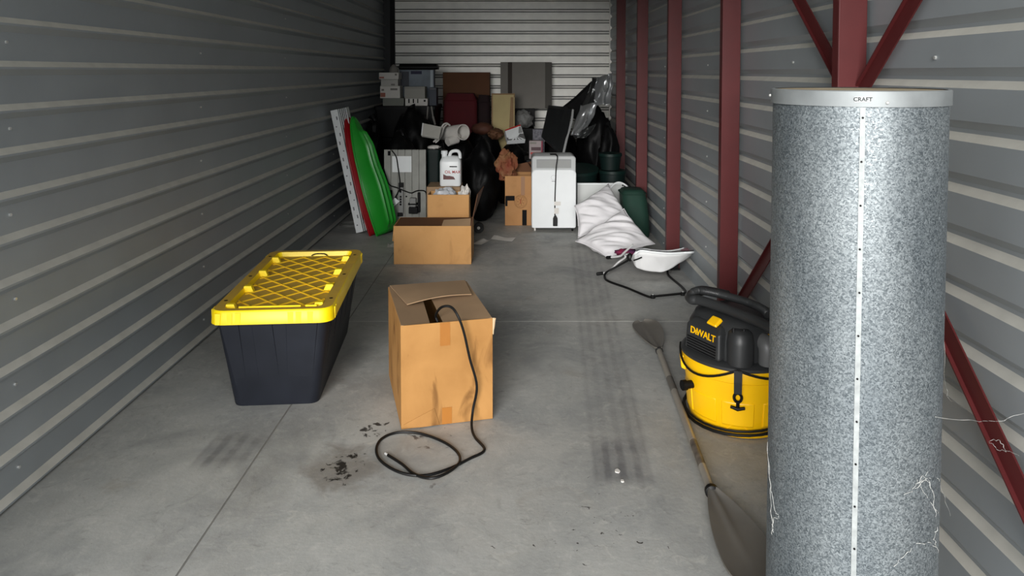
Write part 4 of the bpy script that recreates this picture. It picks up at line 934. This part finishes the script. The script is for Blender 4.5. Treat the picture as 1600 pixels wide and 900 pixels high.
for q in ([P(949, 402.5, 5.55), P(955, 402, 5.53), P(969, 400, 5.48), P(975, 395, 5.44), P(989, 382, 5.38)], [Pz(934, 428, .012), Pz(942, 427, .014), Pz(951, 424, .03), P(966, 410, 5.55), P(977, 402, 5.5), P(976, 398, 5.52), P(983, 397, 5.53)]):
    pp = smooth_path(q, 5)
    MB().tube(pp, 0.0075, 8).build('chrome_leg', M_CHROME, t, world=True, smooth=True)
    MB().tube([pp[0] - (pp[5] - pp[0]) * .2, pp[0], pp[5]], [0.011, 0.0125, 0.012], 8).build('leg_tip', M_RUB, t, world=True, smooth=True)
# seat: fabric bowl slung below a rim
Lp = P(988, 404, 5.45); Rp = P(1086, 391, 5.38)
rimf = [(988, 405), (992, 397), (1001, 392), (1020, 394), (1045, 396), (1068, 395), (1082, 394), (1086, 391)]
rimb = [(988, 405), (995, 393), (1005, 389.5), (1025, 392), (1045, 392.5), (1062, 390), (1076, 386.5), (1086, 391)]
belly = [(988, 406), (993, 415), (1003, 421), (1022, 424), (1040, 423), (1058, 413), (1076, 401), (1086, 392)]
yf, yr, ym = 5.22, 5.55, 5.30
def curve(pl, yc_): return smooth_path([P(u, v, yc_ if 0 < i < len(pl) - 1 else 5.40) for i, (u, v) in enumerate(pl)], 6)
cf, cm, cb2 = curve(rimf, yf), curve(belly, ym), curve(rimb, yr)
def seat(a, b):
    i = a * (len(cf) - 1); k = int(round(i)); f_, m_, r_ = cf[k], cm[k], cb2[k]
    # quadratic bowl through rim front, belly, rim back
    ctrl = m_ * 2 - (f_ + r_) / 2; p = f_ * (1 - b) ** 2 + ctrl * 2 * b * (1 - b) + r_ * b * b
    low = f_.lerp(m_, min(1, b * 2.5)) if b < 0.4 else None
    if b < 0.4: p = f_.lerp(m_, math.sin(b / 0.4 * math.pi / 2))
    else: p = m_.lerp(r_, 1 - math.cos((b - 0.4) / 0.6 * math.pi / 2))
    w_ = 0.006 * noise.noise(Vector((a * 9, b * 5, 3))); p = p + Vector((0, w_, w_)); p.z = max(p.z, .006); return p
m = MB(); m.grid(seat, len(cf), 18); m.build('fabric_seat', mat('seat_fabric', (222, 222, 222), 0.85, var=0.03, bump=0.2, bscale=18), t, world=True, smooth=True, ang=180, solid=0.006)
MB().tube(cf, 0.009, 8).build('seat_rim', M_WHITE, t, world=True, smooth=True); MB().tube([p + Vector((0, 0, .010)) for p in cf[8:]], 0.0035, 6).build('piping', M_INK, t, world=True, smooth=True)
MB().tube(cb2, 0.008, 8).build('seat_rim', M_WHITE, t, world=True, smooth=True)
m = MB(); m.grid(lambda a, b: P(1064 + 17 * a, 391 - 2.5 * math.sin(a * 3) * b + 2.5 * (1 - b), 5.32 + .12 * b), 8, 5); m.build('head_pad', mat('pad_print', (196, 170, 176), 0.8, rgb2=(150, 60, 80), vscale=60), t, world=True, solid=0.01)
MB().tube(smooth_path([P(990, 407, 5.235), P(997, 404.5, 5.225), P(1003, 402, 5.222)], 4), 0.005, 6).build('strap', M_INK, t, world=True)
lump('toy_fabric', P(980, 394, 5.62), (0.085, 0.05, 0.026), M_PINK, parent=t, amp=0.5, freq=2.2, seed=4, ang=180)
lump('hinge', P(984, 402, 5.5), (0.02, 0.025, 0.03), M_RUB, parent=t, amp=0.2, seed=6)
# ================================================================== THE BACK: BAGS, BINS, CARTONS
def bin_bag(x, y, rx, ry, h, seed, label, group=None, m=None):
    t = thing('trash_bag', (x, y, 0), label, 'trash bag', group=group)
    lump('sack', (x, y, h * 0.46), (rx, ry, h * 0.5), m or M_BAG, parent=t, amp=0.22, freq=1.6, sub=4, seed=seed, flat=-h * 0.46 + .003, ang=180)
    k = MB(); k.tube(smooth_path([(x, y, h * .86), (x + .02, y - .01, h * .93), (x + .01, y, h * .97), (x - .02, y + .01, h * 1.02)], 3), [0.08, .07, .06, .045, .03, .02, .022, .03, .042, .05][:10], 9); k.build('knot', m or M_BAG, t, world=True, smooth=True)
    return t
bgp = 'black trash bags heaped at the back'
for i, (x, y, rx, ry, h, lab) in enumerate((
    (-0.35, 7.62, 0.20, 0.28, 0.80, 'large black trash bag standing between the white jug and the dark patched box'),
    (-0.76, 7.72, 0.17, 0.27, 0.72, 'black trash bag under the white pipe fitting behind the jug'),
    (-1.16, 7.66, 0.20, 0.26, 0.88, 'black trash bag directly behind the grey ribbed panel'),
    (-1.55, 8.20, 0.13, 0.22, 1.00, 'black trash bag against the left wall behind the green sled'),
    (-1.13, 8.26, 0.25, 0.26, 1.10, 'tall black trash bag below the stacked white cartons'),
    (-0.66, 8.38, 0.22, 0.28, 0.80, 'black trash bag below the dark red cushion'),
    (-0.02, 8.42, 0.22, 0.28, 0.70, 'black trash bag carrying the black and white printed box'),
    (0.90, 8.56, 0.20, 0.26, 1.18, 'black trash bag under the crumpled silver foil by the right wall'),
    (0.52, 8.66, 0.20, 0.18, 0.98, 'black trash bag behind the dark glossy sheet'),
    (1.00, 8.02, 0.12, 0.15, 0.93, 'slim black trash bag behind the dark green tubs'))):
    bin_bag(x, y, rx, ry, h, i + 1, lab, bgp)

def lidded_bin(x0, x1, y0, y1, z0, h, label, m, group=None):
    cx, cy = (x0 + x1) / 2, y0; t = thing('storage_bin', (cx, cy, z0), label, 'bin', group=group); hx_ = (x1 - x0) / 2; d = y1 - y0
    MB().loft([rrect(hx_ - .035, .03, d - .03, 0.002, .03), rrect(hx_ - .01, .008, d - .008, h - .035, .03)]).build('body', m, t, smooth=True)
    MB().loft([rrect(hx_, 0, d, h - .04, .03), rrect(hx_, 0, d, h - .006, .03), rrect(hx_ - .01, .01, d - .01, h - .001, .03)]).build('lid', m, t, smooth=True)
    return t
for k, lab in enumerate(('lowest black bin of the stack under the white cartons', 'middle black bin of the stack under the white cartons', 'topmost black bin, with the white cartons standing on it')):
    lidded_bin(-1.64, -0.915, 8.66, 9.40, 0.367 * k, 0.367, lab, M_BLK, 'black bins stacked at the back left')
Z0 = 1.101
def pbox(name, u0, u1, vtop, Y, z0, dep, label, m, cat='box', deco=None, group=None, bevel=0.003):
    x0, x1 = P(u0, 150, Y).x, P(u1, 150, Y).x; z1 = P(u0, vtop, Y).z
    t = thing(name, ((x0 + x1) / 2, Y, z0), label, cat, group=group)
    MB().box(x0, x1, Y, Y + dep, z0 + .001, z1).build('body', m, t, world=True, bevel=bevel)
    for (nm, a0, b0_, a1, b1_, mm) in (deco or []):
        p0, p1 = P(a0, b1_, Y), P(a1, b0_, Y); MB().box(p0.x, p1.x, Y - .003, Y, p0.z, p1.z).build(nm, mm, t, world=True)
    return t, z1
_, za = pbox('flat_carton', 598, 631, 153.5, 8.72, Z0, 0.30, 'flat grey carton under the stacked white cartons', mat('sage_carton', (122, 124, 116), 0.7))
_, zb2 = pbox('flat_carton', 633, 668, 154, 8.72, Z0, 0.26, 'flat white carton crossed by dark cables under the grey carton', M_WHITE2, deco=[('print_mark', 662, 156, 665, 159, M_INK), ('dark_band', 638, 154.5, 640, 161, M_INK), ('dark_band', 645, 154.5, 647, 161, M_INK), ('dark_band', 652, 154.5, 653.5, 161, M_INK)])
_, zc_ = pbox('white_carton', 594, 625, 134.5, 8.72, za, 0.24, 'lowest printed white carton of the stack at the left wall', M_WHITE2, deco=[('red_patch', 594.5, 145, 602, 151.5, mat('salmon_print', (160, 96, 80), .7)), ('print_mark', 610, 138, 621, 141, M_GREYC), ('print_mark', 596, 139, 600, 142, M_GREYC)])
_, zd = pbox('white_carton', 595.5, 622, 124, 8.76, zc_, 0.2, 'plain middle white carton of the stack at the left wall', mat('offwhite_carton', (188, 186, 180), .7), deco=[('print_mark', 611, 131, 617, 133.5, M_GREYC)])
_, ze = pbox('white_carton', 592.5, 623, 113.5, 8.72, zd, 0.26, 'flat topmost white carton of the stack at the left wall', M_WHITE2, deco=[('red_patch', 593, 120, 600, 122.4, mat('salmon_print', (160, 96, 80), .7)), ('print_mark', 617, 115, 620, 118, M_GREYC)])
pc = P(615, 113, 8.82)
t = thing('cone_bundle', (pc.x, 8.84, ze), 'small grey cone-shaped bundle on top of the white cartons', 'bundle')
MB().lathe([(0.055, 0.001), (0.056, 0.03), (0.045, 0.06), (0.02, 0.09), (0.004, 0.097)], 20).build('wrap', M_GREYC, t, smooth=True); MB().lathe([(0.058, 0.0), (0.058, 0.01)], 20).build('base_rim', M_GREYC, t)
pbox('grey_carton', 632, 664, 135.5, 8.72, zb2, 0.2, 'plain light grey carton standing in front of the blue printed box', mat('light_grey_carton', (160, 158, 150), .7), deco=[('lid_line', 632.5, 137.5, 663.5, 138.2, M_GREYC)])
_, zbl = pbox('printed_box', 624, 678, 109, 9.04, Z0, 0.15, 'blue-grey printed box with dark label near the back left', M_BLUE, deco=[('label_patch', 642, 111, 659, 115.8, M_NAVY), ('bright_edge', 672.5, 109.5, 676.5, 136, mat('pale_print', (176, 186, 192), .6)), ('dark_picture', 625, 112, 639, 136, mat('slate_print', (62, 66, 74), .6))])
w0 = [P(653, 131, 9.035), P(664, 131, 9.035), P(664.5, 125, 9.035)]
pt = bpy.data.objects[-1] if False else None
t = thing('folded_case', (-1.17, 9.02, zbl), 'flat black case lying on top of the blue-grey printed box', 'case')
MB().loft([rrect(0.235, -.02, .2, zbl + .001, .04), rrect(0.24, -.03, .21, zbl + .03, .04), rrect(0.225, -.01, .19, zbl + .068, .04)]).build('body', M_BLK, t, smooth=True); 
for o in t.children: o.location = (0, 0, -zbl)
MB().box(-0.24, 0.24, -.032, -.028, .026, .034).build('zip', M_RUB, t)
pbox('slim_box', 670.5, 682, 137, 8.80, Z0, 0.2, 'slim dark blue box at the right end of the white cartons', mat('slate_blue', (52, 58, 70), .6), deco=[('lid_line', 671, 138.5, 681.5, 139.3, M_GREYC)])
for k, (u0, u1) in enumerate(((674, 676), (668.5, 667))):
    t = thing('hanging_strap', P(u0, 190, 8.655), ('pale strap hanging below the slim dark blue box', 'pale strap hanging left of the other strap under the cartons')[k], 'strap')
    MB().bar(P(u0, 166, 8.657), P(u1 + 0.5, 182, 8.657), 0.014, 0.004, (0, 1, 0)).build('webbing', M_GREYC, t, world=True)
    MB().bar(P(u1 + 0.5, 182, 8.657), P(u1 + (4 if k == 0 else 0), 195, 8.657), 0.022, 0.005, (0, 1, 0)).build('strap_end', M_GREYC, t, world=True)

# brown carton, red cushion, maroon bundle
t = carton('tall_carton', P(692, 130, 9.62).x, P(765, 130, 9.62).x, 9.62, 9.9, 0, P(720, 113, 9.62).z, 'tall dark brown carton in front of the back door', M_CARDDK)
def soft_block(name, x0, x1, y0, y1, z1, label, m, cat, amp=0.012, seed=0):
    t = thing(name, ((x0 + x1) / 2, y0, 0), label, cat); hx_ = (x1 - x0) / 2; n = 14; rings = []
    for i in range(n + 1):
        z_ = 0.003 + (z1 - .003) * i / n; k = 1 - 0.06 * abs(2 * i / n - 1) ** 6 - (0.15 if i == n else 0)
        rings.append([Vector((p.x * k + amp * noise.noise(Vector((p.x * 6, z_ * 5, seed))), p.y * k + amp * noise.noise(Vector((p.x * 6, z_ * 5, seed + 5))) + .01, z_ + (0.02 * noise.noise(Vector((p.x * 5, 1, seed))) if i == n else 0))) for p in rrect(hx_, 0, y1 - y0, 0, .05, 5)])
    MB().loft(rings).build('padding', m, t, smooth=True, ang=60)
    MB().tube([p * 1.0 for p in rings[-2]], 0.006, 5, closed=True).build('piping', m, t, smooth=True)
    return t
soft_block('red_cushion', P(693, 150, 9.12).x, P(745, 150, 9.12).x, 9.12, 9.4, P(720, 146, 9.12).z, 'dark red padded cushion standing in front of the tall brown carton', M_REDC, 'cushion', seed=1)
soft_block('maroon_bundle', P(746, 150, 9.22).x, P(766, 150, 9.22).x, 9.22, 9.45, P(750, 149, 9.22).z, 'narrow maroon bundle between the red cushion and the cream panel', M_MAR, 'bundle', seed=2)
lump('brown_pouch', P(754, 201, 8.72), (0.13, 0.10, 0.075), mat('brown_leather', (84, 48, 34), .7), 'brown rounded pouch at the foot of the cream panel', 'pouch', amp=.12, seed=8, ang=180)
lump('brown_crumple', P(774, 209, 8.62), (0.09, 0.10, 0.06), mat('brown_crumple', (100, 66, 42), .8), 'crumpled brown paper below the cream panel', 'paper', amp=.35, seed=9, ang=30)
lump('dark_bundle', (-0.37, 8.8, 0.44), (0.22, 0.17, 0.44), M_BAG, 'dark bundle under the brown pouch', 'bundle', amp=.1, seed=10, ang=180, flat=-.437)

# cream framed panel + board
cy_ = 8.98; x0, x1, z1 = P(768, 150, cy_).x, P(804.5, 150, cy_).x, P(785, 146, cy_).z
t = thing('framed_panel', ((x0 + x1) / 2, cy_, 0), 'cream framed panel standing upright below the grey carton', 'panel')
MB().box(x0 + .012, x1 - .012, cy_ + .01, cy_ + .03, .003, z1 - .01).build('cream_sheet', M_CREAM, t, world=True)
for a0, a1 in ((x0, x0 + .014), (x1 - .014, x1)): MB().box(a0, a1, cy_, cy_ + .04, .002, z1).build('frame_stile', M_WOOD, t, world=True)
MB().box(x0 + .014, x1 - .014, cy_, cy_ + .04, z1 - .016, z1).build('frame_rail', M_WOOD, t, world=True)
q = [P(790, 212, cy_ - .03), P(803, 212, cy_ - .03), P(802.5, 152, cy_ - .005), P(798, 152, cy_ - .005)]
t = thing('brown_board', (q[0].x, cy_ - .03, 0), 'narrow brown board leaning on the right of the cream panel', 'board')
q2 = [Vector((q[0].x, cy_ - .06, .004)), Vector((q[1].x, cy_ - .06, .004)), q[2], q[3]]
MB().slab(q2, -0.012).build('plank', M_WOOD, t, world=True); MB().bar(q2[1] + Vector((.004, -.002, 0)), q2[2] + Vector((.004, -.002, 0)), .012, .012, (0, 1, 0)).build('edge_strip', M_CREAM, t, world=True)

# black boxes carrying the grey carton
carton('black_box', -0.01, 0.235, 9.20, 9.80, 0, 0.80, 'large black box under the grey crumpled bag', M_BLK)
carton('black_box', -0.02, 0.25, 9.52, 9.80, 0.801, 0.225, 'small black box carrying the tall grey carton', M_BLK)
gz0 = 1.027; gy_ = 9.60
t = thing('grey_carton', (0.15, gy_, gz0), 'large grey flattened carton standing before the back door', 'box')
gz1 = P(820, 97, gy_).z
def GP(u, y_): return P(u, 130, y_).x
MB().box(GP(800, gy_), GP(852, gy_), gy_, gy_ + .02, gz0 + .001, gz1).build('front_face', M_GREYC, t, world=True, bevel=0.003)
MB().hexa([Vector((GP(852, gy_), gy_, gz0 + .001)), Vector((GP(863, gy_), gy_ + .14, gz0 - .02)), Vector((GP(863, gy_), gy_ + .145, gz0 - .02)), Vector((GP(852, gy_), gy_ + .02, gz0 + .001)), Vector((GP(852, gy_), gy_, gz1)), Vector((GP(863, gy_), gy_ + .14, gz1)), Vector((GP(863, gy_), gy_ + .145, gz1)), Vector((GP(852, gy_), gy_ + .02, gz1))]).build('side_flap', M_GREYC, t, world=True)
MB().box(GP(782, gy_), GP(793.5, gy_), gy_ + .01, gy_ + .02, gz0 + .001, gz1).build('left_flap', M_GREYC, t, world=True)
MB().box(GP(793.5, gy_), GP(800, gy_), gy_ + .045, gy_ + .055, gz0 + .001, gz1).build('inner_fold', mat('fold_dark', (62, 54, 48), .8), t, world=True)
lump('grey_bag', (0.10, 9.34, 0.90), (0.115, 0.10, 0.115), mat('grey_bag', (120, 120, 118), .6, var=.2, vscale=9), 'crumpled grey plastic bag below the large grey carton', 'bag', amp=.25, seed=11, sub=4, flat=-.099, ang=60)

# white pipe fitting with cord, white card box, teal bin
pa, pb = P(690, 209, 7.98), P(724, 206.5, 7.80)
t = thing('pipe_fitting', ((pa + pb) / 2).to_tuple(), 'white plastic pipe fitting with an open end and a white cord', 'pipe')
dirp = (pb - pa).normalized()
n_ = 26
def ringat(c, r):
    x = dirp.cross(Vector((0, 0, 1))).normalized(); y = x.cross(dirp); return [c + (x * math.cos(2 * math.pi * k / n_) + y * math.sin(2 * math.pi * k / n_)) * r for k in range(n_)]
dirp = (dirp + Vector((0.1, -0.45, 0.0))).normalized()
MB().loft([ringat(pa - dirp * .10, .06), ringat(pa, .068), ringat(pa.lerp(pb, .5), .078), ringat(pb - dirp * .03, .084), ringat(pb, .084), ringat(pb, .074), ringat(pb - dirp * .12, .070), ringat(pa, .055)], True, True).build('barrel', M_WHITE2, t, world=True, smooth=True, ang=40)
pe = P(712, 218, 7.82)
MB().tube([pe + Vector((0, .05, .03)), pe, pe + Vector((-.08, -.06, -.02)), pe + Vector((-.081, -.055, -.02)), pe + Vector((-.03, 0, 0))], [.05, .05, .046, .038, .034], 18).build('branch', M_WHITE2, t, world=True, smooth=True, ang=40)
MB().tube(smooth_path([P(703, 196, 7.80), P(697, 192.5, 7.76), P(691, 197, 7.72), P(688, 208, 7.70), P(684, 216, 7.68), P(677, 222, 7.66)], 5), 0.009, 7).build('cord', M_WHITE2, t, world=True, smooth=True)
MB().tube(smooth_path([P(699, 194, 7.79), P(693, 200, 7.72), P(690, 211, 7.70), P(685, 219, 7.66), P(680, 223, 7.65)], 5), 0.009, 7).build('cord', M_WHITE2, t, world=True, smooth=True)
q = [P(658, 211, 7.55), P(686, 216, 7.50), P(690, 198, 7.62), P(660, 192, 7.66)]
t = thing('white_packet', sum(q, Vector()) / 4, 'flat white packet beside the pipe fitting on the black bags', 'packet')
MB().slab(q, 0.03).build('packet_body', mat('packet_white', (188, 186, 178), .7), t, world=True, bevel=.004); MB().slab([p + Vector((0, -.001, 0)) for p in (q[0], q[0].lerp(q[1], .06), q[3].lerp(q[2], .06), q[3])], .004).build('sealed_end', M_WHITE, t, world=True)
tx = P(677, 250, 7.22)
t = thing('teal_bin', (tx.x, 7.22, 0), 'dark teal bin between the grey panel and the jug', 'bin')
MB().loft([[Vector((p.x, p.y, z_)) for p in rrect(h_, 0, .16, 0, .03)] for z_, h_ in ((.002, .055), (.70, .066), (.735, .072), (.745, .06))]).build('body', M_TEAL, t, smooth=True)
lump('white_rag', (tx.x, 7.27, 0.765), (0.06, 0.05, 0.02), M_WHITE2, 'small white rag on the dark teal bin', 'rag', amp=.35, seed=12, ang=180)

# printed boxes by the air conditioner
q = [P(793, 219.5, 8.18), P(821, 217.5, 8.23), P(813, 194.5, 8.36), P(789, 203, 8.30)]
t = thing('printed_box', sum(q, Vector()) / 4, 'tilted black and white printed box with red edge on a black bag', 'box')
def Q(a, b, d=0.0015):
    p = q[0].lerp(q[1], a).lerp(q[3].lerp(q[2], a), b); nn = (q[1] - q[0]).cross(q[3] - q[0]).normalized(); return p + nn * d
def qpoly(name, pts, m, d=0.002):
    n = len(pts); MB().loft([[Q(a, b, 0.0) for a, b in pts], [Q(a, b, d) for a, b in pts]]).build(name, m, t, world=True)
MB().slab(q, .06).build('body', M_WHITE, t, world=True)
qpoly('red_edge', [(0, .90), (1, .90), (1, 1), (0, 1)], M_REDP); qpoly('grey_print', [(.0, .0), (1, .0), (1, .38), (.75, .42), (.3, .22), (.0, .25)], mat('grey_print', (96, 96, 96), .6))
for k in range(4): qpoly('white_ray', [(.22 + .2 * k, 0), (.34 + .2 * k, 0), (.46 + .05 * k, .25)], M_WHITE, .003)
qpoly('black_print', [(.38, .58), (.62, .58), (.66, .68), (.58, .74), (.42, .72)], M_INK, .003); qpoly('black_line', [(.3, .34), (.34, .34), (.42, .62), (.38, .62)], M_INK, .003); qpoly('grey_print', [(.72, .45), (.97, .45), (.97, .85), (.8, .88)], mat('mid_print', (140, 140, 140), .6), .0025)
lidded_bin(0.10, 0.44, 7.76, 8.16, 0, 0.585, 'black bin right behind the air conditioner', M_BLK)
yk = 7.80
t, _ = pbox('printed_package', 827, 848, 220, yk, .586, .09, 'small package with pinkish face print behind the air conditioner', mat('pink_grey', (150, 138, 138), .6), deco=[('red_edge', 845.5, 220.5, 848, 241, mat('plum', (120, 20, 50), .6)), ('red_band', 829, 238, 846, 241, M_REDP), ('dark_band', 828, 222, 838, 225, M_GREYC), ('dark_band', 830, 230, 845, 235, mat('plum_dark', (70, 40, 48), .6))])
pbox('printed_package', 832.5, 851, 202, yk + .14, .586, .09, 'dark patterned package behind the pinkish package', mat('dark_pattern', (40, 38, 50), .6, rgb2=(110, 108, 116), vscale=38))

# dark leaning sheet and silver foil
q = [P(846, 214, 7.75), P(880, 246, 7.45), P(894, 168, 8.15), P(857, 165, 8.25)]
ext = lambda lo, hi: lo + (lo - hi) * ((lo.z - .004) / (hi.z - lo.z))
lo1 = ext(q[1], q[2]); 
t = thing('leaning_sheet', (lo1.x, max(7.36, lo1.y), 0), 'dark glossy sheet leaning above the air conditioner', 'sheet')
m = MB(); tl, tr, br, bl = q[3], q[2], q[1], q[0]
m.grid(lambda a, b: bl.lerp(br, a).lerp(tl.lerp(tr, a), b) + Vector((0, -0.04 * math.sin(a * 2.6) + 0.03 * noise.noise(Vector((a * 5, b * 1.2, 1))), 0)), 22, 12); m.build('film', M_FOILD, t, world=True, smooth=True, solid=.01, ang=180)
edge = [P(895, 172, 8.12), P(893, 190, 7.95), P(886, 215, 7.7), P(879, 245, 7.44)]
MB().tube(smooth_path(edge, 5), [0.013] * 16, 8).build('bright_edge', mat('foil_light', (214, 216, 216), .35, .35), t, world=True, smooth=True)  # whitish tube, the foil's bright reflection put into its colour
MB().bar(P(876, 238, 7.53), Vector((P(876, 238, 7.53).x + .06, 7.44, .003)), .03, .02).build('prop_leg', M_BLK, t, world=True)
def foil_sheet(pts_l, pts_r, label, seed, amp=.05, m=M_FOIL):
    l_, r_ = smooth_path(pts_l, 8), smooth_path(pts_r, 8); n = min(len(l_), len(r_)); cen = (l_[0] + r_[0]) / 2
    t = thing('foil_sheet', cen, label, 'foil')
    def f(a, b):
        k = int(round(b * (n - 1))); p = l_[k].lerp(r_[k], a)
        w_ = (0.5 - abs(noise.fractal(Vector((a * 2.2 + seed, b * 1.3, seed)), 1, 2, 2))) * amp * 2
        return p + Vector((w_ * .4, -w_ - .06 * math.sin(math.pi * a), w_ * .3))
    g_ = MB(); g_.grid(f, 20, n); g_.build('crumpled_foil', m, t, world=True, smooth=True, ang=50, solid=.003)
    MB().tube([f(1, k / (n - 1)) for k in range(n)], .006, 6).build('folded_edge', m, t, world=True, smooth=True)
foil_sheet([P(888, 212, 7.9), P(898, 188, 8.0), P(905, 165, 8.1)], [P(908, 210, 7.9), P(925, 185, 8.0), P(932, 160, 8.1)], 'crumpled silver foil sheet right of the dark glossy sheet', 1)
foil_sheet([P(925, 165, 8.1), P(926, 140, 8.18), P(930, 122, 8.25)], [P(950, 165, 8.1), P(952, 140, 8.18), P(953, 116, 8.25)], 'crumpled silver foil piece highest on the pile by the right wall', 5, .07)
foil_sheet([P(905, 170, 8.2), P(915, 150, 8.3), P(924, 122, 8.35)], [P(930, 168, 8.2), P(934, 150, 8.3), P(942, 122, 8.35)], 'dull grey foil piece between the two silver foil pieces', 8, .05, mat('dull_foil', (110, 112, 112), .35, .9))
foil_sheet([P(893, 215, 7.85), P(895, 208, 7.9), P(903, 203, 7.93)], [P(912, 216, 7.85), P(922, 206, 7.9), P(928, 195, 7.93)], 'small dull foil scrap below the silver foil sheet', 11, .04, mat('dull_foil', (110, 112, 112), .35, .9))
t = thing('black_cover', P(900, 160, 8.35), 'black fabric draped behind the silver foil', 'fabric')
c5 = [P(875, 172, 8.3), P(900, 152, 8.38), P(925, 128, 8.45), P(930, 170, 8.4), P(905, 190, 8.35)]
MB().loft([c5, [p + Vector((0, .05, 0)) for p in c5]]).build('cloth', M_BAG, t, world=True); MB().tube(c5[:3], .012, 6).build('hem', M_BAG, t, world=True, smooth=True)

# dark green tubs
def tub(x, y, z0, r, h, label, tilt=0.0):
    t = thing('plastic_tub', (x, y, z0), label, 'tub', group='dark green tubs'); 
    MB().lathe([(r * .78, .002), (r * .93, h - .03)], 36, cap1=True).build('body', M_TEAL, t, smooth=True)
    MB().lathe([(r * .94, h - .035), (r, h - .03), (r, h - .004), (r * .96, h), (r * .8, h - .004), (.01, h - .004)], 36, cap0=False).build('lid', mat('tub_green', (10, 32, 28), .5, spec=.3), t, smooth=True, ang=30)
    t.rotation_euler.x = tilt; return t
tub(0.66, 7.66, 0.03, 0.19, 0.50, 'dark green round tub with tilted lid right of the air conditioner', R(10))
tub(0.99, 7.60, 0.0, 0.14, 0.50, 'lower dark green tub of the pair next to the red post')
tub(0.97, 7.62, 0.501, 0.12, 0.17, 'upper dark green tub standing on the lower one')

# crumbs of white paint on the floor
for k, (u, v, r_, lab) in enumerate(((965, 737, 0.014, 'larger white paint chip on the floor beside the tyre mark'), (972, 752, 0.009, 'smaller white paint chip on the floor below the larger chip'))):
    c = Pz(u, v, 0.0); t = MB(); n8 = 9
    ring = [[Vector((c.x + r_ * (0.7 + 0.5 * noise.noise(Vector((j * 1.7, k, 3)))) * math.cos(R(40 * j)), c.y + 1.3 * r_ * (0.7 + 0.5 * noise.noise(Vector((j * 1.7, k, 3)))) * math.sin(R(40 * j)), z_)) for j in range(n8)] for z_ in (0.0003, 0.004)]
    tag(t.loft(ring).build('paint_chip', M_WHITE2, origin=(c.x, c.y, 0)), lab, 'paint chip')
